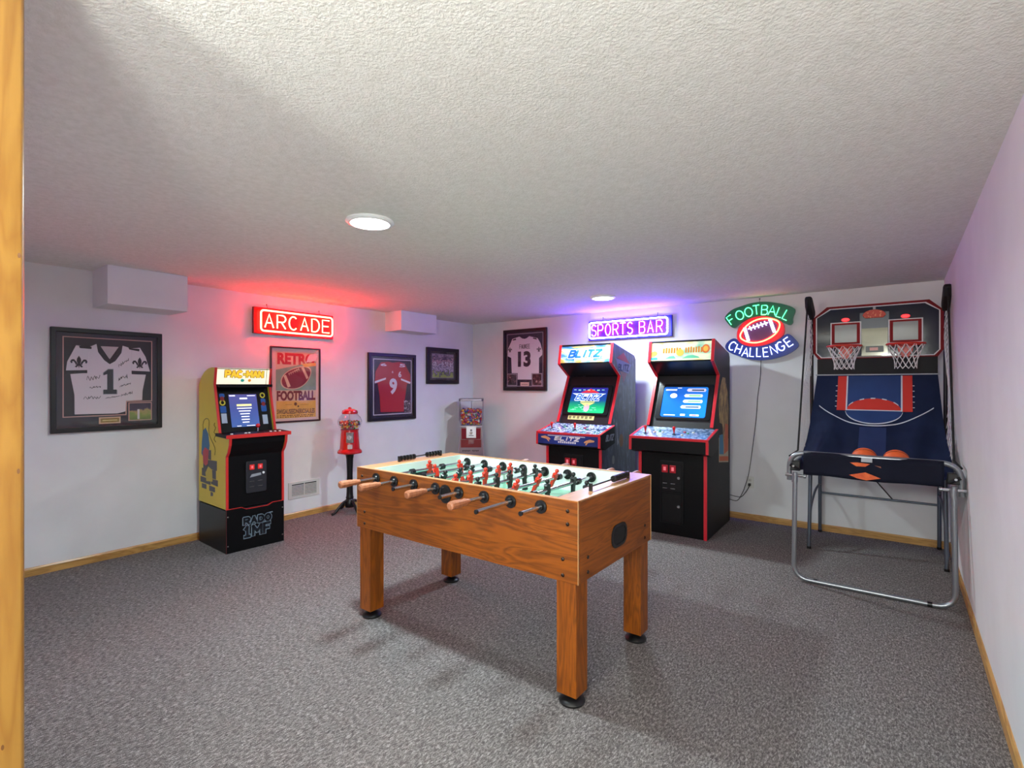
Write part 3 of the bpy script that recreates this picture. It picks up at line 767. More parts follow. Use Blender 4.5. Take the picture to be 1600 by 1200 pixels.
    hd_ = MB().prism([(.44, 1.478), (.236, 1.602), (.252, 1.615), (.455, 1.49)], 'x', -hw + th, hw - th).build('speaker_panel', M('hood_black', (18, 20, 24), 0.3), t)
    MB().prism([(.276, 1.809), (.823, 1.702), (.86, 1.66), (.845, 1.655), (.81, 1.688), (.272, 1.793)], 'x', -hw + th, hw - th).build('top_panel', blackm, t)
    MB().box(-hw + th, .842, .02, hw - th, .858, 1.66).build('back_panel', blackm, t)
    mq = Slope((.235, 1.604), (.276, 1.809), -.004)
    fr = mq.put('marquee_frame', MB().box(-hw + th, -.004, 0, hw - th, .004, .012).box(-hw + th, -.004, mq.len - .014, hw - th, .004, mq.len), blackm, t)
    if kind == 'ball':
        mqm = M_noise('marquee_art', [(0.30, (40, 70, 130)), (0.44, (70, 130, 180)), (0.52, (150, 180, 190)), (0.60, (214, 170, 96)), (0.72, (206, 120, 60))], scale=6.5, stretch=(1, 1, 2.2), emit=.38, rough=.3, detail=3)
    else:
        mqm = M_noise('marquee_art_golf', [(0.30, (110, 180, 160)), (0.45, (214, 226, 190)), (0.55, (236, 232, 188)), (0.68, (226, 190, 110))], scale=5, stretch=(1, 1, 2), emit=.38, rough=.3, detail=3)
    mp_ = mq.put('marquee', MB().box(-hw + th + .002, -.002, .012, hw - th - .002, .004, mq.len - .014), mqm, t)
    if kind == 'ball':
        wq = M('lit_white', (230, 238, 244), .3, emit=(226, 240, 250), es=0.45); bq = M('lit_blue', (34, 96, 180), .3, emit=(36, 100, 190), es=0.40)
        mq.put('marquee_wing', MB().prism([(-.29, .15), (.29, .165), (.18, .075), (-.15, .075)], 'y', -.003, -.002), wq, mp_)
        block('marquee_lettering', 'BLITZ', bq, mp_, -.190, .060, .190, .152, -.003, .024, mtx=mq.m, slant=.35, gap=.36, outline=wq, out=.008, widths={'I': .35})
        mq.put('marquee_banner', MB().box(-.12, -.003, .035, .10, -.002, .058), M('lit_cream', (226, 206, 130), .3, emit=(226, 210, 140), es=0.40), mp_)
        mq.put('marquee_sky', MB().prism([(-.13, .17), (.10, .178), (.10, .19), (-.17, .185)], 'y', -.0028, -.002), M('lit_orange', (226, 150, 70), .3, emit=(230, 150, 76), es=0.40), mp_)
    else:
        oq = M('lit_amber', (232, 170, 70), .3, emit=(236, 176, 76), es=0.40); dq = M('lit_ochre', (190, 120, 40), .3, emit=(190, 124, 44), es=0.35)
        q = MB(); 
        for k in range(7): q.box(-.17 + k * .026, -.003, .085, -.153 + k * .026, -.002, .135 + .004 * (k % 2))
        for k in range(8): q.box(.045 + k * .024, -.003, .085, .060 + k * .024, -.002, .135 + .004 * (k % 3))
        mq.put('marquee_letterforms', q, dq, mp_)
        mq.put('marquee_ball', MB().prism(ell(-.003, .088, .036, .034, 24), 'y', -.004, -.002), oq, mp_)
        mq.put('marquee_emblem', MB().prism(ell(.235, .118, .036, .042, 24), 'y', -.003, -.002), M('lit_rust', (206, 110, 60), .3, emit=(206, 112, 62), es=0.35), mp_)
        mq.put('marquee_emblem', MB().prism(ell(.235, .118, .022, .026, 20), 'y', -.004, -.003), oq, mp_)
        mq.put('marquee_hill', MB().prism([(.02, .03), (.07, .058), (.12, .062), (.17, .045), (.185, .03)], 'y', -.003, -.002), M('lit_green', (96, 186, 150), .3, emit=(100, 190, 150), es=0.35), mp_)
        mq.put('marquee_hill', MB().prism([(-.15, .03), (-.10, .055), (-.06, .058), (-.04, .03)], 'y', -.003, -.002), M('lit_green'), mp_)
        mq.put('marquee_pond', MB().box(-.285, -.003, .02, -.22, -.002, .045), M('lit_teal', (60, 160, 190), .3, emit=(64, 170, 196), es=0.35), mp_)
        mq.put('marquee_sand', MB().prism(ell(-.255, .085, .03, .025, 14), 'y', -.003, -.002), oq, mp_)
    return t
big_cabinet('ball', (-2.615, 4.462, 0), .031, 'black arcade cabinet with lit football title screen and dark illustrated side')
big_cabinet('golf', (-1.667, 4.621, 0), .029, 'black arcade cabinet with blue menu screen and cream landscape marquee')

# ------------------------------------------------------------------ the small yellow cabinet on its black riser
def small_cabinet():
    t = root('arcade_cabinet', (-4.359, 2.141, 0), PI / 2 - .034, 'small yellow-sided arcade cabinet with cream lit marquee on black riser', 'arcade cabinet')
    hw, th = .240, .016
    yel = M_noise('yellow_side', [(0.3, (226, 202, 36)), (0.7, (234, 212, 46))], scale=2, rough=0.35)
    edge = M('orange_red_edge', (206, 44, 40), 0.3, coat=0.3)
    # riser
    rs = MB().box(-hw, .012, 0, hw, .563, .35).build('riser', M('riser_black', (18, 19, 22), 0.4, spec=.3), t, bevel=.002)
    fp = [(-hw, 0), (hw, 0), (hw, .358), (.14, .358), (.10, .338), (-.08, .338), (-.12, .358), (-hw, .358)]
    rf = MB().prism(fp, 'y', -.004, .012).build('riser_front', blackm, t)
    strip_pts = [(-hw, .358), (-.12, .358), (-.08, .338), (.10, .338), (.14, .358), (hw, .358)]
    e = MB()
    for a, b in zip(strip_pts[:-1], strip_pts[1:]): e.prism([a, b, (b[0], b[1] + .004), (a[0], a[1] + .004)], 'y', -.005, .013)
    e.build('riser_edge', edge, rf)
    MB().box(-hw - .001, -.005, 0, -hw + .003, -.001, .355).build('riser_edge', M('maroon_edge', (84, 30, 34), 0.4), rf)
    sm = MB().cyl((0, 0, 0), (0, -.003, 0), .006, n=10).mesh('riser_screw', steel, 40)
    for x in (-.228, .226):
        for z in (.30, .06): share('riser_screw', sm, rf, (x, -.004, z))
    lg = M('logo_steel_blue', (120, 136, 150), 0.4); li = M('logo_dark', (16, 22, 30), 0.4)
    block('riser_logo', 'RADO', li, rf, -.108, .205, .128, .272, -.0042, .017, outline=lg, out=.006, gap=.45)
    block('riser_logo', '1MF', li, rf, -.112, .098, .128, .200, -.0042, .022, outline=lg, out=.006, gap=.42, widths={'M': 1.15, '1': .85, 'F': .85})
    MB().box(.11, -.005, .272, .14, -.004, .28).build('riser_logo_dash', lg, rf)
    # body
    prof = [(0, .36), (.003, .793), (-.030, .83), (-.058, .891), (-.066, .965), (.138, .972), (.247, 1.384), (.221, 1.527), (.287, 1.529), (.36, 1.522), (.439, 1.496), (.51, 1.452), (.568, 1.382), (.568, .36)]
    for s in (-1, 1):
        sp = MB().prism(prof, 'x', s * (hw - th), s * hw).build('side_panel', yel, t)
        strip(MB(), prof[:8], s * (hw - .018), s * (hw + .0015), .005, .003).build('edge_trim', edge, t)
        if s < 0:
            X = -hw - .0006; dk = M('side_grey', (74, 74, 84), 0.45)
            rb = random.Random(5)
            for a0, b0, a1, b1 in ((.30, .74, .36, .82), (.18, .66, .40, .735), (.20, .585, .50, .655), (.36, .66, .47, .72), (.16, .53, .30, .58), (.31, .525, .53, .58), (.22, .475, .34, .52), (.40, .48, .50, .52), (.26, .44, .31, .47)):
                MB().prism([(a0, b0), (a1, b0 + rb.uniform(-.008, .008)), (a1, b1), (a0, b1 + rb.uniform(-.008, .008))], 'x', X, -hw).build('side_art_block', dk, sp)
            MB().prism([(.36, .76), (.33, .86), (.36, .96), (.42, 1.01), (.48, .98), (.50, .88), (.51, .78), (.45, .74)], 'x', X, -hw).build('side_art_blue', M('side_blue', (30, 110, 160), 0.45), sp)
            MB().prism([(.37, .70), (.35, .82), (.43, .84), (.48, .80), (.47, .70), (.42, .68)], 'x', X - .0005, X).build('side_art_red', M('side_red', (196, 56, 70), 0.45), sp)
            ol = M('side_outline', (96, 84, 30), 0.5)
            q = MB().tube([(-hw - .0003, .47 - .02 * k + .03 * math.sin(k), .98 + .05 * math.sin(k * .5) + .03 * k - .0035 * k * k) for k in range(14)], .003, 5)
            q.build('side_art_line', ol, sp)
            MB().tube([(-hw - .0003, .22 + .02 * math.sin(k * 2.1), 1.06 - .02 * k) for k in range(9)], .003, 5).build('side_art_line', ol, sp)
            MB().prism([(.27, .56), (.40, .55), (.42, .62), (.36, .68), (.28, .66)], 'x', X - .0005, X).build('side_art_patch', M('side_gold', (206, 184, 60), .45), sp)
    MB().prism([(.004, .36), (.008, .79), (-.02, .83), (-.047, .89), (-.055, .955), (-.04, .955), (-.03, .89), (.0, .84), (.02, .80), (.016, .36)], 'x', -hw + th, hw - th).build('front_panel', blackm, t)
    cd = MB().prism(rrect(-.085, .47, .085, .735, .012), 'y', -.008, .006).build('coin_door', M('coin_door_grey', (36, 36, 42), 0.4), t, bevel=.002)
    cr = M('small_coin_red', (170, 30, 26), 0.3, emit=(236, 50, 40), es=0.4)
    for x in (-.038, .03):
        b_ = MB().box(x - .020, -.014, .665, x + .020, -.008, .708).build('coin_return_button', cr, cd, bevel=.003)
        MB().box(x - .008, -.0155, .676, x + .008, -.014, .698).build('price_mark', M('coin_mark', (230, 120, 130), 0.4, emit=(255, 120, 140), es=0.2), b_)
        MB().box(x - .02, -.010, .565, x + .02, -.008, .568).build('coin_slot', steel, cd)
        MB().box(x - .02, -.010, .52, x + .02, -.008, .523).build('coin_slot', steel, cd)
    MB().prism([(-.055, .60), (.04, .612), (.036, .632), (-.04, .626)], 'y', -.0092, -.008).build('door_badge', M('badge_grey', (150, 154, 160), 0.4), cd)
    MB().prism(ell(.058, .63, .010, .010, 14), 'y', -.012, -.008).build('door_badge', M('badge_white', (226, 228, 230), 0.4), cd)
    # control deck
    dk = MB().prism([(-.075, .948), (-.075, .972), (.138, .98), (.138, .955)], 'x', -hw - .028, hw + .028).build('control_deck', blackm, t)
    MB().box(-hw - .029, -.080, .944, hw + .029, -.073, .974).build('deck_edge', edge, dk, bevel=.002)
    joystick(dk, .025, .02, .974, knobred, False)
    wb = M('button_white', (232, 232, 228), 0.3)
    for x, y in ((-.20, -.01), (-.085, .0), (-.055, .005), (.125, .0), (.16, -.005), (.20, -.01)): button(dk, x, y, .972, wb, .011)
    # monitor
    mo = Slope((.138, .98), (.247, 1.384), -.03)
    bz = mo.put('monitor_bezel', MB().box(-hw + th, 0, -.02, hw - th, .01, mo.len + .015), M('bezel_gloss_black', (10, 14, 14), 0.2), t)
    sc = mo.put('screen', MB().prism(rect(-.122, .045, .112, .335), 'y', -.006, 0), M_grad('small_screen_picture', 2, 1.0, 1.33, [(0, (66, 96, 156)), (.5, (70, 84, 148)), (1, (88, 84, 146))], emit=.55, rough=.12), bz)
    wt = M('small_shown_white', (226, 226, 232), .3, emit=(230, 230, 236), es=.9); ye = M('small_shown_yellow', (236, 226, 150), .3, emit=(240, 226, 150), es=.9)
    mo.put('shown_heading', MB().box(-.065, -.0068, .228, .06, -.006, .246), ye, sc)
    mo.put('shown_heading', MB().box(-.035, -.0068, .290, .03, -.006, .304), wt, sc)
    for k, (hw_, z) in enumerate(((.062, .205), (.05, .180), (.04, .155), (.034, .13), (.034, .105), (.028, .08))):
        mo.put('shown_text_line', MB().box(-hw_ - .003, -.0068, z, hw_ - .003, -.006, z + .009), wt, sc)
    mo.put('shown_text_line', MB().box(-.118, -.0068, .318, -.07, -.006, .328).box(.03, -.0068, .318, .10, -.006, .325).box(-.08, -.0068, .05, -.045, -.006, .056).box(.0, -.0068, .05, .07, -.006, .056), wt, sc)
    bl = M('bezel_blue', (26, 84, 160), .3); yw = M('bezel_yellow', (206, 190, 60), .3); cwh = M('bezel_card', (166, 182, 200), .4); rd = M('bezel_red', (130, 30, 34), .3)
    for s in (-1, 1):
        xx = -.175 if s < 0 else .168
        mo.put('bezel_card', MB().box(xx - .022, -.0015, .085 if s < 0 else .06, xx + .022, 0, .17 if s < 0 else .145), cwh, bz)
        mo.put('bezel_print_blue', MB().prism(rrect(xx - .024, .175, xx + .024, .235, .008), 'y', -.001, 0), bl, bz)
        mo.put('bezel_print_yellow', MB().ring(ell(xx, .265 if s < 0 else .325, .024, .026, 18), ell(xx, .265 if s < 0 else .325, .013, .015, 18), 'y', -.001, 0), yw, bz)
        mo.put('bezel_print_red', MB().prism(ell(xx, .245 if s > 0 else .30, .017, .02, 12), 'y', -.0015, 0), rd, bz)
        mo.put('bezel_print_blue', MB().prism(rrect(xx - .02, .31 if s < 0 else .25, xx + .022, .345 if s < 0 else .295, .012), 'y', -.001, 0), bl, bz)
    # marquee
    mq = Slope((.247, 1.384), (.221, 1.527), -.002)
    mr = mq.put('marquee', MB().box(-hw + th, -.003, .002, hw - th, .004, mq.len - .002), M('marquee_cream', (250, 244, 214), .3, emit=(255, 246, 214), es=.62), t)
    block('marquee_lettering', 'PAC-MAN', M('lit_logo_yellow', (240, 206, 60), .3, emit=(246, 214, 70), es=.4), mr, -.160, .058, .172, .126, -.003, .018, mtx=mq.m, gap=.38, outline=M('lit_logo_ochre', (150, 106, 20), .3, emit=(150, 106, 24), es=.15), out=.004, widths={'-': .55, 'M': 1.15})
    mq.put('marquee_stripe', MB().box(.195, -.0036, .002, .199, -.003, mq.len - .002), M('marquee_stripe', (120, 140, 70), .4), mr)
    mq.put('marquee_mark', MB().prism(ell(-.01, .036, .016, .014, 14), 'y', -.0036, -.003), M('lit_mark_teal', (60, 170, 150), .3, emit=(64, 176, 156), es=0.30), mr)
    mq.put('marquee_mark', MB().prism(ell(.05, .036, .014, .013, 14), 'y', -.0036, -.003), M('lit_mark_orange', (232, 150, 60), .3, emit=(236, 156, 66), es=0.30), mr)
    MB().prism([(.221, 1.515), (.287, 1.517), (.36, 1.51), (.439, 1.484), (.51, 1.44), (.555, 1.382), (.555, .36), (.568, .36), (.568, 1.382), (.51, 1.452), (.439, 1.496), (.36, 1.522), (.287, 1.529), (.221, 1.527)], 'x', -hw + th, hw - th).build('back_panel', blackm, t)
    MB().prism([(.175, 1.36), (.247, 1.376), (.247, 1.384), (.175, 1.384)], 'x', -hw + th, hw - th).build('hood', blackm, t)
small_cabinet()
# ================================================================== NEON SIGNS
def neon(name, body, emit, es): return M(name, body, 0.3, emit=emit, es=es * NEON)
def sign_box(t, w, h, d, body, face):
    b = MB().box(-w / 2, -d, -h / 2, w / 2, -.012, h / 2).build('sign_box', body, t, bevel=.004)
    MB().prism(rrect(-w / 2 + .03, -h / 2 + .03, w / 2 - .03, h / 2 - .03, .015), 'y', -d - .002, -d).build('sign_face', face, t)
    for x in (-w * .33, w * .33):
        hk = MB().tube([(x, -.02, h / 2), (x, -.012, h / 2 + .02), (x, -.006, h / 2 + .035)], .002, 6).build('hanging_wire', M('wire_dark', (40, 36, 36), .5), t)
        MB().ball((x, -.006, h / 2 + .038), .006, n=8, m=6).build('wall_hook', M('wire_dark'), hk)
    return b
# ARCADE
t = root('neon_sign', (XL, 2.839, 2.007), PI / 2, 'red neon sign reading ARCADE on the left wall', 'neon sign')
sign_box(t, .866, .258, .045, M('sign_maroon', (110, 16, 16), .35), M('sign_red_face', (120, 6, 8), .5, emit=(255, 20, 10), es=.35))
red_tube = neon('neon_red', (255, 200, 150), (255, 44, 30), 10.5)
MB().tube([(a, -.073, b) for a, b in rrect(-.375, -.100, .405, .100, .03)], .0085, 8, True).build('border_tube', red_tube, t, smooth=60)
for k, ch in enumerate('ARCADE'):
    w = .086
    neon_letter(ch, -.294 + k * .1245, .0, w, .132, 0, -.073, .007, red_tube, t)
# SPORTS BAR
t = root('neon_sign', (-2.532, YB, 2.041), 0, 'purple and blue neon sign reading SPORTS BAR', 'neon sign')
sign_box(t, 1.04, .236, .045, M('sign_blue', (8, 12, 90), .4, emit=(10, 20, 220), es=.2), M('sign_purple_face', (34, 4, 60), .5, emit=(120, 0, 200), es=.3))
blue_tube = neon('neon_blue_white', (200, 210, 255), (84, 84, 255), 18.0)
pink_tube = neon('neon_pink', (255, 210, 230), (255, 70, 190), 3.0)
MB().tube([(a, -.073, b) for a, b in rrect(-.495, -.094, .478, .094, .028)], .0085, 8, True).build('border_tube', blue_tube, t, smooth=60)
xs = [-.434, -.345, -.246, -.148, -.054, .036, None, .184, .284, .388]
for ch, x in zip('SPORTS BAR', xs):
    if x is None: continue
    neon_letter(ch, x, .0, .066, .132, 0, -.073, .006, pink_tube, t)
# FOOTBALL CHALLENGE
t = root('neon_sign', (-1.105, YB, 1.92), 0, 'cut-out neon sign reading FOOTBALL CHALLENGE round a football', 'neon sign')
green = [(-0.3407, 0.1635), (-0.2656, 0.2361), (-0.175, 0.261), (-0.0808, 0.2848), (0.0274, 0.2872), (0.1329, 0.2641), (0.2104, 0.2395), (0.2813, 0.2044), (0.2914, 0.1751), (0.2662, 0.1092), (0.2713, 0.0633), (0.2409, 0.0428), (0.2001, 0.0686), (0.1068, 0.1276), (0.006, 0.1533), (-0.1028, 0.1385), (-0.1919, 0.0975), (-0.2314, 0.0522), (-0.2599, 0.0542), (-0.3001, 0.0994)]
redp = [(-0.2314, -0.0563), (-0.2229, 0.0275), (-0.1806, 0.0907), (-0.1028, 0.1385), (0.006, 0.1533), (0.1068, 0.1305), (0.195, 0.0747), (0.2129, 0.0104), (0.2052, -0.0463), (0.1641, -0.0899), (0.0805, -0.1318), (-0.0264, -0.1561), (-0.136, -0.1451), (-0.2031, -0.106)]
blue = [(-0.3319, -0.1605), (-0.3232, -0.1121), (-0.2714, -0.0662), (-0.2258, -0.0627), (-0.1919, -0.1125), (-0.1249, -0.1486), (-0.0264, -0.1561), (0.0805, -0.1348), (0.1641, -0.0899), (0.2052, -0.0521), (0.2359, -0.0453), (0.2713, -0.073), (0.3213, -0.1436), (0.3114, -0.1827), (0.2359, -0.2364), (0.1329, -0.273), (0.0274, -0.2901), (-0.0808, -0.2839), (-0.1919, -0.2446), (-0.2771, -0.2114)]
ballp = [(-0.2003, -0.0521), (-0.175, 0.0124), (-0.1138, 0.0799), (-0.0264, 0.1206), (0.054, 0.1231), (0.1329, 0.1024), (0.1718, 0.0707), (0.1693, 0.0248), (0.1433, -0.0311), (0.0805, -0.0795), (0.006, -0.1106), (-0.0699, -0.1186), (-0.1471, -0.0969)]
def grow(p, k):
    cx = sum(a for a, b in p) / len(p); cz = sum(b for a, b in p) / len(p)
    return [(cx + (a - cx) * k, cz + (b - cz) * k) for a, b in p]
def smoothed(p, it=2):
    for _ in range(it):
        q = []
        for i in range(len(p)):
            a, b = p[i], p[(i + 1) % len(p)]
            q += [(a[0] * .75 + b[0] * .25, a[1] * .75 + b[1] * .25), (a[0] * .25 + b[0] * .75, a[1] * .25 + b[1] * .75)]
        p = q
    return p
D = -.05
MB().prism(smoothed(grow(green, 1.05)), 'y', D, -.012).build('green_board', M('board_green', (12, 84, 64), .35, emit=(0, 120, 80), es=.12), t)
MB().prism(smoothed(redp), 'y', D + .001, -.012).build('red_board', M('board_red', (190, 30, 44), .35, emit=(220, 20, 40), es=.25), t)
MB().prism(smoothed(grow(blue, 1.04)), 'y', D, -.012).build('blue_board', M('board_blue', (24, 44, 110), .35, emit=(20, 50, 160), es=.15), t)
MB().prism(smoothed([(a * .86 - .002, b * .84) for a, b in ballp]), 'y', D - .001, D + .001).build('ball_panel', M('board_plum', (92, 46, 84), .4, emit=(110, 50, 110), es=.2), t)
ball_tube = neon('neon_orange', (255, 210, 190), (255, 80, 50), 1.3)
green_tube = neon('neon_green', (200, 255, 220), (60, 255, 150), .42)
white_tube = neon('neon_white', (235, 240, 255), (190, 204, 255), .55)
MB().tube([(a, D - .012, b) for a, b in smoothed(ballp)], .0075, 8, True).build('football_tube', ball_tube, t, smooth=60)
for (a, b), (c, d) in (((-.1499, .0407), (-.1138, -.0926)), ((.0831, .1063), (.1251, -.0242))):
    for o in (-.009, .009):
        MB().tube([(a + o, D - .012, b), (c + o, D - .012, d)], .0065, 6).build('stripe_tube', white_tube, t, smooth=60)
MB().tube([(-.1166, D - .012, .0265), (.0647, D - .012, .0786)], .006, 6).build('lace_tube', white_tube, t, smooth=60)
for k in range(5):
    f = .12 + k * .19; x, z = -.1166 + f * .1813, .0265 + f * .0521
    MB().tube([(x - .009, D - .013, z + .022), (x + .009, D - .013, z - .022)], .0055, 6).build('lace_tube', white_tube, t, smooth=60)
top = [(-0.28, 0.1343), (-0.1975, 0.173), (-0.1127, 0.1975), (-0.0399, 0.2131), (0.0354, 0.2064), (0.1042, 0.1945), (0.1744, 0.1682), (0.2333, 0.1374)]
for ch, (x, z), a, w in zip('FOOTBALL', top, (33, 24, 15, 5, -3, -9, -20, -28), (.055, .07, .07, .06, .055, .066, .05, .05)):
    neon_letter(ch, x, z, w, .092, math.radians(a), D - .012, .0046, green_tube, t)
bot = [(-0.2668, -0.1391), (-0.2088, -0.1718), (-0.1415, -0.2075), (-0.0781, -0.21), (-0.0155, -0.2124), (0.0461, -0.2148), (0.1173, -0.1915), (0.1796, -0.1625), (0.246, -0.1228)]
for ch, (x, z), a, w in zip('CHALLENGE', bot, (-28, -20, -11, -5, -1, 4, 14, 24, 34), (.056, .05, .058, .042, .042, .046, .054, .06, .048)):
    neon_letter(ch, x, z, w, .088, math.radians(a), D - .012, .0046, white_tube, t)
hk = MB().tube([(-.02, -.012, .285), (-.02, -.006, .325)], .002, 6).build('hanging_wire', M('wire_dark', (40, 36, 36), .5), t)
MB().ball((-.02, -.008, .328), .007, n=8, m=6).build('wall_hook', M('wire_dark'), hk)

# outlet and cables
t = root('wall_outlet', (-1.217, YB, .385), 0, 'white wall outlet with two sockets below the football sign', 'outlet')
MB().prism(rrect(-.036, -.06, .036, .06, .006), 'y', -.007, -.0005).build('cover_plate', M('plate_white', (214, 214, 210), .4), t, bevel=.002)
for z in (-.022, .022):
    so = MB().prism(rrect(-.016, z - .015, .016, z + .015, .008), 'y', -.010, -.007).build('socket', M('socket_white', (200, 200, 196), .4), t)
    MB().box(-.008, -.0105, z - .006, -.005, -.010, z + .006).box(.005, -.0105, z - .005, .008, -.010, z + .005).build('socket_slot', M('slot_dark', (40, 40, 40), .6), so)
cab = M('cable_dark', (44, 42, 40), .5)
pts = [(-1.113, 1.66), (-1.113, 1.609), (-1.119, 1.454), (-1.143, 1.259), (-1.155, 1.065), (-1.191, .738), (-1.227, .473), (-1.263, .338), (-1.288, .269), (-1.338, .183), (-1.42, .19)]
def smooth_path(p, n=4):
    out = []
    for i in range(len(p) - 1):
        p0 = Vector(p[max(i - 1, 0)]); p1 = Vector(p[i]); p2 = Vector(p[i + 1]); p3 = Vector(p[min(i + 2, len(p) - 1)])
        for k in range(n):
            u = k / n
            out.append(0.5 * ((2 * p1) + (p2 - p0) * u + (2 * p0 - 5 * p1 + 4 * p2 - p3) * u * u + (3 * p1 - p0 - 3 * p2 + p3) * u ** 3))
    out.append(Vector(p[-1])); return out
c = MB().tube(smooth_path([(x, YB - .012, z) for x, z in pts]), .0035, 6).build('power_cord', cab, None, smooth=60)
tag(c, 'thin dark power cord hanging from the football sign', 'cord')
c = MB().tube(smooth_path([(-1.42, YB - .03, .24), (-1.33, YB - .02, .225), (-1.288, YB - .02, .236), (-1.235, YB - .022, .315), (-1.217, YB - .03, .355)]), .0035, 6).build('power_cord', cab, None, smooth=60)
MB().box(-1.228, YB - .04, .350, -1.206, YB - .0105, .376).build('plug', cab, c, bevel=.003)
tag(c, 'short dark cord plugged into the outlet and running behind the cabinet', 'cord')

# vent on the left wall
t = root('air_vent', (XL, 2.955, .287), PI / 2, 'white metal air vent with louvres low on the left wall', 'air vent')
vw = M('vent_white', (206, 206, 202), .4)
MB().ring(rrect(-.175, -.086, .175, .086, .004), rect(-.14, -.062, .14, .062) if False else rrect(-.14, -.062, .14, .062, .003), 'y', -.008, -.0005).build('vent_frame', vw, t, bevel=.0015)
MB().box(-.14, -.002, -.062, .14, -.0005, .062).build('vent_back', M('vent_dark', (70, 70, 70), .7), t)
sl_me = MB().prism([(-.001, -.003), (-.008, -.008), (-.0085, -.0065), (-.0015, -.0005)], 'x', -.14, .14).mesh('louvre', vw)
for k in range(8): share('louvre', sl_me, t, (0, 0, -.05 + k * .0143))
MB().box(-.004, -.009, -.062, .004, -.001, .062).build('vent_mullion', vw, t)
# ================================================================== FRAMED THINGS
frame_black = M('frame_black', (14, 13, 16), 0.4)
pane_m = M_glass('frame_glass', refl=.25)
def fleur(mb, cx, cz, w, h, y0, y1):
    def P(pts): mb.prism([(cx + a * w, cz + b * h) for a, b in pts], 'y', y0, y1)
    P([(0, .5), (.11, .27), (.13, .08), (.06, -.12), (-.06, -.12), (-.13, .08), (-.11, .27)])
    for s in (-1, 1):
        P([(s * .07, -.10), (s * .17, .06), (s * .28, .22), (s * .42, .20), (s * .5, .04), (s * .44, -.10), (s * .36, -.06), (s * .38, .05), (s * .30, .06), (s * .20, -.12)])
        P([(s * .02, -.2), (s * .12, -.2), (s * .24, -.36), (s * .14, -.42), (s * .06, -.32)])
    P([(-.2, -.2), (.2, -.2), (.2, -.12), (-.2, -.12)])
    P([(-.05, -.2), (.05, -.2), (0, -.5)])
def scribble(name, x0, z0, x1, z1, amp, n, y, parent, mat, seed):
    rnd = random.Random(seed); pts = []
    for k in range(n):
        f = k / (n - 1)
        pts.append((x0 + (x1 - x0) * f + rnd.uniform(-.006, .006), y, z0 + (z1 - z0) * f + (amp if k % 2 else -amp) * rnd.uniform(.3, 1)))
    return MB().tube(smooth_path(pts, 3), .0017, 4).build(name, mat, parent)
def picture(name, loc, rz, W, H, label, bar, mats, cat='framed picture', group=None, d=.034):
    t = root(name, loc, rz, label, cat, group)
    MB().ring(rect(-W / 2, -H / 2, W / 2, H / 2), rect(-W / 2 + bar, -H / 2 + bar, W / 2 - bar, H / 2 - bar), 'y', -d, -.002).build('frame', mats, t, bevel=.004)
    MB().box(-W / 2 + .005, -.006, -H / 2 + .005, W / 2 - .005, -.002, H / 2 - .005).build('backing', M('backing_board', (60, 56, 54), .8), t)
    MB().box(-W / 2 + bar - .003, -d + .008, -H / 2 + bar - .003, W / 2 - bar + .003, -d + .0095, H / 2 - bar + .003).build('glass_pane', pane_m, t)
    return t
def photo_mat(name, sc=30, tint=None, grass=True):
    stops = tint or [(0.30, (24, 20, 40)), (0.42, (70, 56, 96)), (0.5, (140, 120, 140)), (0.58, (36, 30, 50)), (0.68, (196, 176, 176)), (0.78, (90, 60, 80))]
    return M_noise(name, stops, scale=sc, rough=.3, detail=4, interp='CONSTANT')

# ---- white number 1 jersey, left wall
t = picture('framed_jersey', (XL, 1.291, 1.415), PI / 2, .713, .79, 'black framed white football jersey with number 1 and signatures', .034, frame_black, group='framed jerseys')
mat_dk = M('mat_charcoal', (30, 30, 36), .7, bump=(300, .2, .001)); mat_pk = M('mat_salmon', (190, 150, 140), .7)
MB().box(-.323, -.010, -.361, .323, -.006, .361).build('mat_board', M('mat_navy_grey', (44, 44, 54), .7), t)
inner = [(-.278, .3245), (.283, .324), (.2825, -.1650), (.1073, -.1650), (.1045, -.2715), (-.278, -.2735)]
outer = [(-.285, .331), (.290, .331), (.290, -.172), (.1145, -.172), (.1115, -.279), (-.285, -.281)]
MB().ring(outer, inner, 'y', -.0125, -.010).build('mat_border', mat_pk, t)
MB().prism(inner, 'y', -.0115, -.010).build('mat_opening', mat_dk, t)
jw = M('jersey_white', (214, 208, 214), .75, bump=(90, .25, .003)); jd = M('jersey_black', (22, 24, 30), .7)
body = [(-.130, .2568), (-.0829, .2834), (.0004, .1449), (.0838, .2803), (.145, .262), (.1455, .052), (.244, .0499), (.2211, -.0805), (.2179, -.1600), (.1073, -.1641), (.1042, -.2487), (.0506, -.2632), (-.2152, -.2589), (-.2166, -.1106), (-.2411, .0468), (-.1416, .057)]
jb = MB().prism(body, 'y', -.016, -.0115).build('jersey', jw, t, bevel=.0015)
MB().prism([(-.2074, .2656), (-.1250, .262), (-.1380, .0690), (-.2664, .0691), (-.2588, .1418)], 'y', -.0172, -.0120).build('sleeve', jw, jb, bevel=.0015)
MB().prism([(.145, .262), (.2023, .2698), (.2413, .1968), (.274, .0717), (.1440, .0690)], 'y', -.0172, -.0120).build('sleeve', jw, jb, bevel=.0015)
MB().prism([(-.2672, .0735), (-.1405, .0790), (-.1405, .0550), (-.2655, .0520)], 'y', -.0180, -.0125).build('cuff', jd, jb)
MB().prism([(.1440, .0805), (.2745, .0760), (.2745, .0540), (.1450, .0560)], 'y', -.0180, -.0125).build('cuff', jd, jb)
MB().prism([(-.0577, .2677), (.0591, .2689), (.0003, .1673)], 'y', -.0150, -.0120).build('neck_lining', M('jersey_lining', (188, 178, 180), .8), jb)
